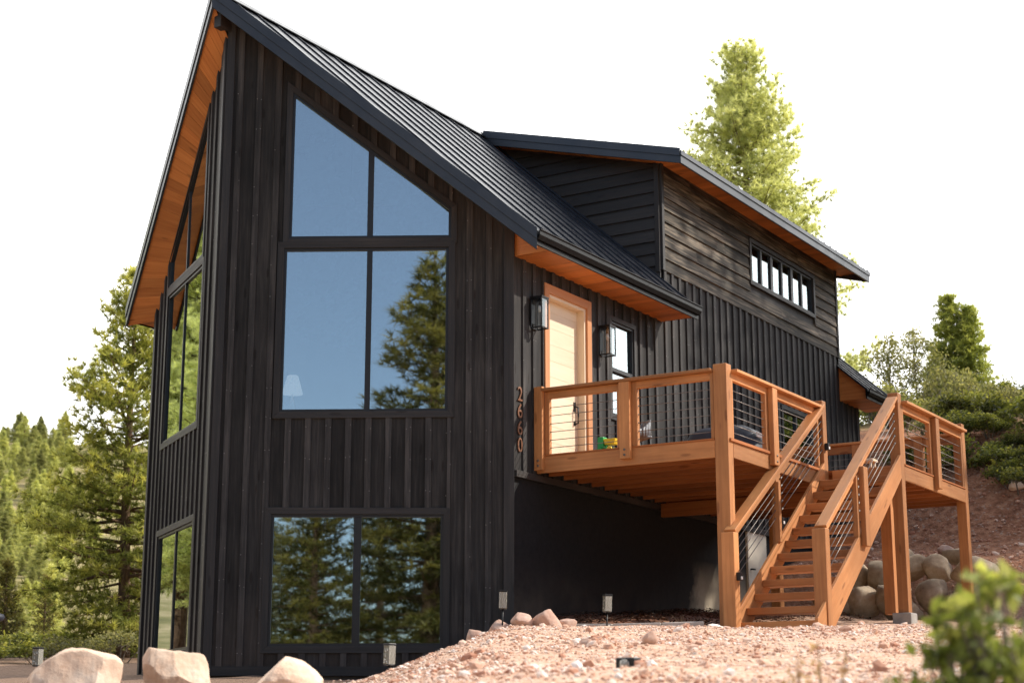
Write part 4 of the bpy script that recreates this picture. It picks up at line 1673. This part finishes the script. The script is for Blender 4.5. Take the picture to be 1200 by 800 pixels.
def plg():
    n = NT('ribbed_light_glass')
    pos = n.n('TexCoord').outputs['Object']
    wv = n.n('TexWave', {'Vector': pos, 'Scale': 22.0, 'Distortion': 6.0}).outputs['Fac']
    c = n.ramp(wv, [(0.2, (0.16, 0.15, 0.12)), (0.8, (0.55, 0.53, 0.46))])
    return n.principled(color=c, rough=0.15, spec=0.8, normal=n.bump(wv, 0.6, 0.01))


M_PLG = plg()
pl = path_light()
for i, (x, y, lab) in enumerate([
    (1.49, -2.66, 'path light standing on the pink rocks below the house corner'),
    (1.95, -1.05, 'path light in front of the mulch bed under the deck'),
    (1.62, -5.00, 'path light low on the left flank of the mound under the ground floor window'),
    (-3.17, -5.19, 'path light at the far left beside the biggest boulder')]):
    z = {0: -.11, 1: -.07, 2: -.80, 3: -.73}[i]
    o = place(pl, i == 0, (x, y, z + .02), rz=.5 + i * .4, label=lab)
    o.rotation_euler = (R(2 - i), R(1.5), .5 + i * .4)

# dark post at the left border and small spotlight
t = empty('bollard', (-2.02, -6.86, -.9), 'dark round topped metal post at the left border', 'post')
m = MB()
m.tube([(-2.02, -6.86, -1.1), (-2.02, -6.86, -.2)], .045, n=14)
m.build('pole', M_IRON, t)
m = MB()
m.lathe([(.02, -.215), (.085, -.20), (.105, -.165), (.09, -.135), (.03, -.12)], (-2.02, -6.86, 0), n=18)
m.build('cap', M_NAVY, t)
t = empty('spotlight', (6.43, -9.0, gz(6.43, -9)), 'small black garden spotlight half sunk in the gravel at the front', 'spotlight')
zz = gz(6.43, -9.0)
m = MB()
m.box(6.36, 6.50, -9.05, -8.95, zz - .03, zz + .075)
m.build('housing', M_IRON, t, bevel=.01)
m = MB()
m.tube([(6.43, -9.05, zz + .03), (6.43, -9.062, zz + .03)], .035, n=14)
m.build('lens', M_PLG, t)

# things seen through the glass
LAX, LAY, LAZ = -2.79, -1.27, 2.80
t = empty('side_table', (LAX, LAY, 2.30), 'low round table standing inside behind the middle prow window', 'table')
m = MB()
m.tube([(LAX, LAY, LAZ - .03), (LAX, LAY, LAZ)], .24, n=24, smooth=False)
m.build('table_top', M_DOOR, t)
for k in range(3):
    m = MB()
    a = k * 2.09
    m.tube([(LAX + .1 * math.cos(a), LAY + .1 * math.sin(a), LAZ - .03), (LAX + .2 * math.cos(a), LAY + .2 * math.sin(a), 2.30)], .016, n=8)
    m.build('leg', M_DOOR, t)
t = empty('table_lamp', (LAX, LAY, LAZ), 'white shaded lamp standing behind the left pane of the middle window', 'lamp')
m = MB()
m.lathe([(.07, .0), (.07, .02), (.02, .04), (.05, .14), (.03, .28), (.012, .33), (.012, .42)], (LAX, LAY, LAZ + .002), n=16)
m.build('base', M_WHITE, t)
m = MB()
m.lathe([(.145, .38), (.075, .635)], (LAX, LAY, LAZ + .002), n=24)
m.build('lamp_shade', M_LIT, t)
t = empty('ceiling_fan', (-3.6, 1.0, 6.6), 'dark ceiling fan hanging behind the tall trapezoid window', 'fan')
m = MB()
m.tube([(-3.6, 1.0, 8.3), (-3.6, 1.0, 6.7)], .018, n=8)
m.build('rod', M_IRON, t)
m = MB()
m.lathe([(.03, 6.75), (.10, 6.70), (.10, 6.60), (.04, 6.56)], (-3.6, 1.0, 0), n=16)
m.build('motor', M_IRON, t)
for k in range(4):
    a = k * math.pi / 2 + .5
    d = V3((math.cos(a), math.sin(a), 0))
    m = MB()
    m.beam(V3((-3.6, 1.0, 6.64)) + d * .1, V3((-3.6, 1.0, 6.64)) + d * .75, .13, .012)
    m.build('blade', M_IRON, t)

# ------------------------------------------------------------------ vegetation
def norm(a): return a / np.maximum(1e-9, np.linalg.norm(a, axis=-1, keepdims=True))


def tufts(rg, C, D, tone, nb, length, width, spread):
    n = len(C)
    c = np.repeat(C, nb, 0)
    d = norm(np.repeat(D, nb, 0) + rg.normal(size=(n * nb, 3)) * spread)
    s = norm(np.cross(d, rg.normal(size=(n * nb, 3)))) * width / 2
    L = (length * (.65 + .6 * rg.random(n * nb)))[:, None]
    V = np.stack([c - s, c + s, c + d * L], 1).reshape(-1, 3)
    tn = np.repeat(tone, nb) + .12 * (rg.random(n * nb) - .5)
    tn = np.stack([tn - .10, tn - .10, tn + .12], 1).reshape(-1)
    return V, np.arange(len(V)).reshape(-1, 3), np.clip(tn, 0, 1)


def leaves(rg, C, tone, size, asp=.5):
    n = len(C)
    d = norm(rg.normal(size=(n, 3)) + np.array([0, 0, .3]))
    s = norm(np.cross(d, rg.normal(size=(n, 3))))
    L = (size * (.6 + .8 * rg.random(n)))[:, None]
    V = np.stack([C - d * L / 2, C + s * L * asp / 2, C + d * L / 2, C - s * L * asp / 2], 1).reshape(-1, 3)
    return V, np.arange(4 * n).reshape(-1, 4), np.clip(np.repeat(tone, 4) + .15 * (rg.random(4 * n) - .5), 0, 1)


def pine_meshes(name, seed, H, Rr, cb, mat, whorl=.5, per=5, step=.3, nb=14, tl=.26, tw=.03, taper=.75, droop=.1, spread=.75, trunk_r=None, dead=0):
    rg = np.random.default_rng(seed)
    rnd = random.Random(seed)
    tr = MB()
    r0 = trunk_r or H * .016
    bend = (rg.normal(size=2) * .012 * H)
    tp = lambda z: np.array([bend[0] * math.sin(z / H * 2.5), bend[1] * math.sin(z / H * 2.1), z])
    zs = np.linspace(-.4, H, 9)
    tr.tube([tuple(tp(z)) for z in zs], [max(.01, r0 * (1 - max(0, z) / H) ** .8 + .008) * (1.25 if z <= 0 else 1) for z in zs], n=9)
    C, D, T = [], [], []
    z = cb * H
    while z < H * .985:
        t = (z - cb * H) / (H * (1 - cb))
        prof = (1 - t) ** taper * (.55 + .45 * min(1, t / .18)) + .04
        n = per if t < .85 else max(3, per - 1)
        a0 = rg.random() * 6.28
        for k in range(n):
            a = a0 + k * 6.28 / n + rg.normal() * .35
            L = Rr * prof * (.55 + .65 * rg.random())
            if rg.random() < .12: L *= .5
            el = -.25 + .95 * t + rg.normal() * .14
            zz = z + rg.normal() * whorl * .25
            b = tp(zz)
            h = np.array([math.cos(a), math.sin(a), 0.])
            lat = np.array([-h[1], h[0], 0.])
            def pt(f): return b + h * L * f * math.cos(el) + np.array([0, 0, L * (f * math.sin(el) - droop * f * f + 1.6 * droop * f ** 3)])
            if L > .25:
                fr = np.linspace(0, .96, 4)
                tr.tube([tuple(pt(f)) for f in fr], [max(.006, L * .018 * (1 - f) + .006) for f in fr], n=4, cap=False)
            f = .28 if t < .8 else .1
            while f <= 1.0:
                p = pt(f)
                q = pt(min(1, f + .05)) - pt(f - .02)
                q = q / max(1e-6, np.linalg.norm(q))
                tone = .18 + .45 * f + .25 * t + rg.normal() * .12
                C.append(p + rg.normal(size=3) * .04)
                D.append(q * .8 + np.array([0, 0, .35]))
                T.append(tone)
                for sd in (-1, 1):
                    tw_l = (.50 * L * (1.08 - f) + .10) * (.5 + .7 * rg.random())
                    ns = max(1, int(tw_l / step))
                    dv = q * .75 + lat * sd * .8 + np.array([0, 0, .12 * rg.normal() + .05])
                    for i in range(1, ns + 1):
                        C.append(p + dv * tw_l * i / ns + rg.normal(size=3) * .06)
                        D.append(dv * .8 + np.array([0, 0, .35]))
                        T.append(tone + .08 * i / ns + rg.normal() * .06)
                f += step / max(L, .3)
        z += whorl * (.75 + .5 * rg.random()) * (1 - .35 * t)
    C.append(tp(H)); D.append(np.array([0, 0, 1.])); T.append(.9)
    V, F, tn = tufts(rg, np.array(C), np.array(D), np.array(T), nb, tl, tw, spread)
    crown = fast_mesh('crown', V, F, mat, {'tone': tn})
    return tr, crown, len(C)


def tree(name, meshes, label, cat, barkm, group=None):
    t = empty(name, (0, 0, 0), label, cat, group)
    meshes[0].build('trunk', barkm, t)
    link_mesh('crown', meshes[1], t)
    return t


def leafy_tree(seed, H, Rr, n, mat, size=.09, base=.35, lean=0.0, clumps=26):
    rg = np.random.default_rng(seed)
    tr = MB()
    top = np.array([lean * H, 0, H * .8])
    tr.tube([(0, 0, -.3), tuple(top * .35 + rg.normal(size=3) * .05), tuple(top * .7), tuple(top)], [H * .016, H * .012, H * .008, .01], n=7)
    C, T = [], []
    for k in range(clumps):
        f = base + (1 - base) * rg.random()
        a = rg.random() * 6.28
        rad = Rr * math.sin(min(1, (1.03 - f) / (1 - base) * 1.3) * 1.57) * (.35 + .65 * rg.random())
        c = np.array([lean * H * f + math.cos(a) * rad, math.sin(a) * rad, H * f])
        s = np.array([lean * H * f * .8, 0, H * (f - .18)])
        tr.tube([tuple(s), tuple((s + c) / 2 + np.array([0, 0, -.05])), tuple(c)], [H * .005, H * .0035, .006], n=4, cap=False)
        m_ = n // clumps
        rr = Rr * .32 * (.6 + .7 * rg.random())
        pts = rg.normal(size=(m_, 3)) * np.array([rr, rr, rr * .7]) * .6
        C.append(c + pts)
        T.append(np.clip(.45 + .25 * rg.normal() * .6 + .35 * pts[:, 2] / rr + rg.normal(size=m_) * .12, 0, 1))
    V, F, tn = leaves(rg, np.concatenate(C), np.concatenate(T), size)
    return tr, fast_mesh('crown', V, F, mat, {'tone': tn})


def shrub_meshes(seed, Rr, Hh, n, mat, size=.06, asp=.5, lumps=9):
    rg = np.random.default_rng(seed)
    C, T = [], []
    st_ = MB()
    for k in range(lumps):
        a = rg.random() * 6.28
        r = Rr * .75 * math.sqrt(rg.random())
        h = Hh * (.45 + .5 * rg.random()) * (1 - .45 * (r / Rr) ** 2)
        c = np.array([math.cos(a) * r, math.sin(a) * r, h])
        rad = Rr * (.26 + .2 * rg.random())
        m_ = n // lumps
        d = norm(rg.normal(size=(m_, 3)))
        d[:, 2] = np.abs(d[:, 2]) * 1.0 - .25
        rr = rad * (.55 + .45 * rg.random(m_) ** .5) * (1 + .22 * rg.normal(size=m_))
        C.append(c + d * rr[:, None])
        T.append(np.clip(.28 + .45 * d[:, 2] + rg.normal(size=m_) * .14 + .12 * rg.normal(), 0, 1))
        st_.tube([(c[0] * .15, c[1] * .15, -.1), tuple(c * np.array([.6, .6, .5])), tuple(c)], [.02, .013, .005], n=4, cap=False)
        for _ in range(4):
            e = c + norm(rg.normal(size=3) + np.array([0, 0, .5])) * rad * .95
            st_.tube([tuple(c * np.array([.8, .8, .7])), tuple(e)], [.008, .003], n=3, cap=False)
    V, F, tn = leaves(rg, np.concatenate(C), np.concatenate(T), size, asp)
    return st_, fast_mesh('foliage', V, F, mat, {'tone': tn})


def shrub(name, meshes, label, cat, group=None):
    t = empty(name, (0, 0, 0), label, cat, group)
    meshes[0].build('stem', M_BARKG, t)
    link_mesh('foliage', meshes[1], t)
    return t


# --- the big pine left of the house
A = tree('pine_tree', pine_meshes('a', 101, 9.3, 2.75, .06, M_PINE, whorl=.36, per=7, step=.21, nb=20, tl=.21, tw=.024, droop=.14, spread=.85),
         'big pine with drooping boughs directly left of the house', 'pine tree', M_BARK)
place(A, True, (-16.6, 9.7, gz(-16.6, 9.7) - .1), .6)
place(A, False, (-16.2, 13.6, gz(-16.2, 13.6) - .1), 2.2, (.7, .7, .72), label='second pine standing behind the big one, half hidden by the house')
# --- the tall sunlit pine behind the dormer
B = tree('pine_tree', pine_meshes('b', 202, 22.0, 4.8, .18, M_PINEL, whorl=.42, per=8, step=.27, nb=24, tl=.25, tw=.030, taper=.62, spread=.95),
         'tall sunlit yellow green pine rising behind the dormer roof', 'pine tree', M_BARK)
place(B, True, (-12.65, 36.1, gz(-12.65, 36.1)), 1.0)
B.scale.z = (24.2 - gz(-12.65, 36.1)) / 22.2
# --- darker pines: reflected in the glass, shading the wall, and beyond
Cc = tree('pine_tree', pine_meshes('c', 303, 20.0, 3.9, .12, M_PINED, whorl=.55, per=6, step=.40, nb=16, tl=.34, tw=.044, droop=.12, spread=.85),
          'dark pine behind the camera mirrored in the right pane of the middle window', 'pine tree', M_BARK)
first = True
for x, y, s, lab, g in [
    (27.9, -43.2, (1.75, 1.75, 1.19), 'dark tall pine mirrored in the right pane of the middle prow window', None),
    (23.0, -44.8, (1.0, 1.0, .70), 'dark pine mirrored in the left pane of the ground floor prow window', None),
    (29.8, -40.0, (1.1, 1.1, .85), 'dark pine mirrored in the right pane of the ground floor prow window', None),
    (33.5, -41.5, 1.0, 'dark pine outside the frame behind the mirrored tall pine', None),
    (18.8, -49.0, .55, 'small dark pine mirrored at the left edge of the ground floor window', None),
    (31.0, -41.6, (1.5, 1.5, 1.12), 'dark pine mirrored at the right border of the middle window', None),
    (24.6, -52.0, (1.2, 1.2, .62), 'broad dark pine mirrored in the middle of the ground floor window', None),
    (36.5, -60.0, 1.0, 'dark pine far behind the camera mirrored beside the tall pine', None),
    (27.0, -60.0, .85, 'dark pine far behind the camera mirrored low in the ground floor window', None),
    (26.0, -50.0, .62, 'small dark pine mirrored between the two larger ones', None)]:
    place(Cc, first, (x, y, gz(x, y) - .1), x * 1.7, s, label=lab, group=g)
    first = False
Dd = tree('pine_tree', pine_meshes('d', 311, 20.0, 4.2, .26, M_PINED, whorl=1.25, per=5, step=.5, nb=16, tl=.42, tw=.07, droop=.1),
          'sparse pine', 'pine tree', M_BARK)
first = True
# trees on the slope to the right whose shadows dapple the side wall
for x, y, s, lab in [(14.0, 17.6, .86, 'sparse pine shading the dormer wall, nearest on the right slope'),
                     (16.5, 22.6, .90, 'sparse pine shading the rear wall, second on the right slope'),
                     (21.0, 27.0, .95, 'sparse pine farthest up the right slope')]:
    place(Dd, first, (x, y, gz(x, y) - .1), x * 2.3, (s * 1.15, s * 1.15, s), label=lab)
    first = False
for i, (x, y, s) in enumerate([(6.2, 18.6, .19), (11.0, 18.0, .2), (15, 14, .22)]):  # unseen low pines added so the side wall mirrors something dark
    place(Cc, False, (x, y, gz(x, y) - .1), x * 3.1, (s * 1.3, s * 1.3, s), label='low bushy pine added beyond the frame to darken the side wall reflections', group='added low pines on the right slope')
# sunlit pines mirrored in the left prow face, left of the frame
for x, y, s, lab in [(-27.0, 7.6, .66, 'sunlit pine mirrored in the left prow windows, nearer one'),
                     (-33.5, 11.4, .85, 'sunlit pine mirrored in the left prow windows, farther one'),
                     (-24.8, 5.2, .55, 'sunlit pine mirrored in the outer pane of the left prow window')]:
    o = place(B, False, (x, y, gz(x, y) - .1), x, s, label=lab)

# mid-distance small conifers in the valley on the left
E_ = tree('conifer_tree', pine_meshes('e', 404, 6.0, 1.5, .04, M_PINED, whorl=.32, per=6, step=.22, nb=10, tl=.20, tw=.034, taper=.9),
          '', 'conifer', M_BARK)
first = True
for x, y, s, lab in [(-25.2, 15.2, .42, 'small dark conifer in the valley left of the big pine trunk'),
                     (-19.4, 12.9, .5, 'small dark conifer close beside the big pine'),
                     (-20.5, 9.6, .42, 'dark conifer at the left border of the valley'),
                     (-34, 21.6, .6, 'dark conifer standing mid valley before the far slope')]:
    place(E_, first, (x, y, gz(x, y) - .1), x, s, label=lab)
    first = False
E2 = tree('conifer_tree', pine_meshes('e2', 405, 6.0, 1.4, .03, M_FAR, whorl=.3, per=6, step=.24, nb=10, tl=.22, tw=.04, taper=.9), '', 'conifer', M_BARK)
first = True
for x, y, s, lab in [(-27.5, 17.5, .5, 'blue green young conifer in the sun in mid valley'),
                     (-31.0, 17.6, .55, 'young sunlit conifer left of the blue green one'),
                     (-24.0, 10.6, .35, 'short sunlit conifer near the left border')]:
    place(E2, first, (x, y, gz(x, y) - .1), x, s, label=lab)
    first = False

# far forest on the opposite slope
protos = []
for k, sd in enumerate((501, 502, 503)):
    protos.append(tree('conifer_tree', pine_meshes('f%d' % k, sd, 13.0, 2.5 + .4 * k, .06, M_FAR, whorl=.75, per=6, step=.6, nb=10, tl=.62, tw=.15, taper=.85, spread=.8),
                       'distant conifer on the sunlit forested slope at the left', 'conifer', M_BARK, 'distant conifers on the far slope'))
rg = np.random.default_rng(77)
used = [False] * 3
cnt = 0
tries = 0
pts_ = []
while cnt < 285 and tries < 20000:
    tries += 1
    px_ = (rg.uniform(-75, 80), rg.uniform(-75, 80), rg.uniform(-75, 80), rg.uniform(-700, 300))[cnt % 4]
    d = 66 + 175 * rg.random() ** .75
    ang = YAW + math.atan((600 - px_) / 1949.1)
    x, y = CAM.x - math.sin(ang) * d, CAM.y + math.cos(ang) * d
    if any((x - a) ** 2 + (y - b) ** 2 < (.9 + d * .0075) ** 2 for a, b in pts_): continue
    pts_.append((x, y))
    k = int(rg.integers(3))
    s = rg.uniform(.55, 1.25) * (.10 + d / 1250)
    place(protos[k], not used[k], (x, y, gz(x, y) - .2), rg.random() * 6.28, (s * 1.5, s * 1.5, s * rg.uniform(.8, 1.1)))
    used[k] = True
    cnt += 1

# hillside on the right: brush, juniper, thin trees
J = tree('juniper_tree', pine_meshes('j', 606, 5.2, 1.25, .02, M_JUN, whorl=.22, per=8, step=.18, nb=12, tl=.20, tw=.04, taper=.62, droop=.02, spread=.9),
         '', 'juniper', M_BARKG)
for i, (x, y, s, lab) in enumerate([(-2.80, 29.2, .80, 'dense pointed juniper standing on the skyline right of the landing'),
                                    (-2.20, 29.5, .66, 'shorter juniper leaning against the pointed one on the skyline'),
                                    (-3.25, 29.6, .62, 'paler juniper just left of the pointed one on the skyline')]):
    place(J, i == 0, (x, y, gz(x, y) - .1), i * 2.0, s, label=lab)
T1 = tree('young_tree', leafy_tree(701, 5.0, 1.5, 3200, M_LEAF, size=.12, clumps=34), '', 'tree', M_BARKG)
for i, (x, y, s, lab) in enumerate([(-4.0, 27.2, .80, 'thin pale leaved tree just right of the rear eave'),
                                    (-3.15, 26.9, .62, 'thin pale leaved tree between the eave tree and the junipers'),
                                    (-4.9, 28.6, .85, 'pale leaved tree half hidden by the rear corner of the house'),
                                    (-3.8, 39.2, .50, 'small airy tree alone on the skyline at the right border'),
                                    (-2.9, 39.6, .42, 'tiny airy tree at the very right border of the skyline'),
                                    (-3.4, 33.0, .6, 'pale tree behind the thin trees right of the eave')]):
    place(T1, i == 0, (x, y, gz(x, y) - .1), i * 1.3, s, label=lab)
sh = []
for k in range(4):
    sh.append(shrub('shrub', shrub_meshes(800 + k, .95, .95, 2600 if k < 3 else 1100, M_SHRUB if k < 3 else M_LEAF, size=.085, asp=.55, lumps=12), 'rounded green brush on the slope right of the landing', 'shrub', 'brush on the slope above the dirt bank'))
used = [False] * 4
rg = np.random.default_rng(88)
cnt = 0
pts_ = []
tries = 0
while cnt < 130 and tries < 5000:
    tries += 1
    x, y = rg.uniform(-5, 9.5), rg.uniform(12.4, 37)
    if y < 13.0 + .3 * rg.normal() - .35 * max(0, x - 5): continue
    if x < .6 and y < 15.5: continue
    if any((x - a) ** 2 + (y - b) ** 2 < .95 ** 2 for a, b in pts_): continue
    pts_.append((x, y))
    k = int(rg.integers(4))
    s = rg.uniform(.65, 1.15)
    place(sh[k], not used[k], (x, y, gz(x, y) - .08), rg.random() * 6.28, (s, s, s * rg.uniform(.75, 1.1)))
    used[k] = True
    cnt += 1
cnt = 0
tries = 0
while cnt < 24 and tries < 3000:
    tries += 1
    x, y = rg.uniform(.9, 7.5), rg.uniform(12.3, 15.2)
    y -= .35 * max(0, x - 5)
    if any((x - a) ** 2 + (y - b) ** 2 < .6 ** 2 for a, b in pts_): continue
    pts_.append((x, y))
    s = rg.uniform(.45, .85)
    place(sh[cnt % 4], False, (x, y, gz(x, y) - .1), rg.random() * 6.28, (s, s, s * rg.uniform(.8, 1.1)))
    cnt += 1
# brush in the valley on the left
for i in range(34):
    d = rg.uniform(33, 60)
    px_ = rg.uniform(-60, 165)
    ang = YAW + math.atan((600 - px_) / 1949.1)
    x, y = CAM.x - math.sin(ang) * d, CAM.y + math.cos(ang) * d
    s = rg.uniform(.5, 1.0)
    place(sh[i % 4], False, (x, y, gz(x, y) - .08), rg.random() * 6.28, (s, s, s * .7),
          label='low yellowing brush on the valley floor left of the house', group='brush on the valley floor')

# foreground manzanita and dry weeds (out of focus)
fs_ = shrub('manzanita_bush', shrub_meshes(901, .33, 1.22, 1500, M_FSHRUB, size=.06, asp=.5, lumps=22), 'bright green leafy bush out of focus at the lower right', 'bush')
x, y = 10.24, -13.68
place(fs_, True, (x, y, gz(x, y) - .03), 1.0)
fs2 = copy_tree(fs_)
place(fs2, True, (9.98, -13.68, gz(9.98, -13.68) - .05), 3.3, (.85, .85, .84), label='lower green sprig left of the bright leafy bush, out of focus')


def weed(seed, n, H):
    rg = np.random.default_rng(seed)
    t = empty('dry_weed', (0, 0, 0), '', 'weed')
    m = MB()
    C = []
    for k in range(n):
        a = rg.random() * 6.28
        l = .10 * rg.random()
        h = H * (.6 + .4 * rg.random())
        p = [(math.cos(a) * l * f * 1.5, math.sin(a) * l * f * 1.5, h * f) for f in (0, .4, .75, 1)]
        m.tube(p, [.004, .0035, .003, .002], n=4, cap=False)
        for _ in range(9):
            f = .6 + .4 * rg.random()
            C.append((p[-1][0] * f + rg.normal() * .02, p[-1][1] * f + rg.normal() * .02, h * f))
    m.build('stem', M_DRY, t)
    if H < .3: return t
    V, F, tn = leaves(rg, np.array(C), rg.random(len(C)), .035, .5)
    link_mesh('seed_heads', fast_mesh('seed_heads', V, F, M_DRY, {'tone': tn}), t)
    return t


w1 = weed(1, 10, .62)
place(w1, True, (9.02, -12.2, gz(9.02, -12.2) - .02), 0, label='dry pinkish weed in front of the stair foot, out of focus')
place(w1, False, (8.86, -12.05, gz(8.86, -12.05) - .05), 2.0, .85, label='shorter dry weed left of the one before the stair foot')
w2 = weed(5, 7, .16)
place(w2, True, (2.25, .35, gz(2.25, .35)), 0, label='small yellow grass tuft on the mulch beside the corner post')

# ------------------------------------------------------------------ light
SUN = V3((.80, .60, .72)).normalized()
el = math.asin(SUN.z)
az = math.atan2(SUN.x, SUN.y)
sd = bpy.data.lights.new('sun', 'SUN')
sd.energy = 5.0
sd.angle = R(.55)
sd.color = (1.0, .93, .82)
so = bpy.data.objects.new('sun', sd)
col.objects.link(so)
so.rotation_euler = (-SUN).to_track_quat('-Z', 'Y').to_euler()

wd = bpy.data.worlds.new('World')
scene.world = wd
wd.use_nodes = True
nt = wd.node_tree
nt.nodes.clear()
wo = nt.nodes.new('ShaderNodeOutputWorld')
sky = nt.nodes.new('ShaderNodeTexSky')
sky.sky_type = 'NISHITA'
sky.sun_disc = False
sky.sun_elevation = el
sky.sun_rotation = az
sky.dust_density = 1.2
sky.air_density = 1.0
sky.altitude = 1500
bg = nt.nodes.new('ShaderNodeBackground')
bg.inputs[1].default_value = .15
nt.links.new(sky.outputs[0], bg.inputs[0])
# bright veil of thin cloud over the northern half of the sky
tc = nt.nodes.new('ShaderNodeTexCoord')
dot = nt.nodes.new('ShaderNodeVectorMath')
dot.operation = 'DOT_PRODUCT'
dot.inputs[1].default_value = V3((-.55, .83, .10)).normalized()
nt.links.new(tc.outputs['Generated'], dot.inputs[0])
no = nt.nodes.new('ShaderNodeTexNoise')
no.inputs['Scale'].default_value = 2.2
no.inputs['Detail'].default_value = 6
nt.links.new(tc.outputs['Generated'], no.inputs['Vector'])
ad = nt.nodes.new('ShaderNodeMath')
ad.operation = 'MULTIPLY_ADD'
nt.links.new(no.outputs[0], ad.inputs[0])
ad.inputs[1].default_value = .5
nt.links.new(dot.outputs['Value'], ad.inputs[2])
mr = nt.nodes.new('ShaderNodeMapRange')
mr.interpolation_type = 'SMOOTHSTEP'
mr.inputs[1].default_value = .0
mr.inputs[2].default_value = .75
mr.inputs[3].default_value = .045
nt.links.new(ad.outputs[0], mr.inputs[0])
cb = nt.nodes.new('ShaderNodeBackground')
cb.inputs[0].default_value = (1.0, .995, .985, 1)
cb.inputs[1].default_value = 2.6
mx = nt.nodes.new('ShaderNodeMixShader')
nt.links.new(mr.outputs[0], mx.inputs[0])
nt.links.new(bg.outputs[0], mx.inputs[1])
nt.links.new(cb.outputs[0], mx.inputs[2])
nt.links.new(mx.outputs[0], wo.inputs[0])

scene.view_settings.view_transform = 'Standard'
scene.view_settings.look = 'None'
scene.view_settings.exposure = 0
scene.render.engine = 'CYCLES'
scene.cycles.max_bounces = 8
scene.cycles.transparent_max_bounces = 16
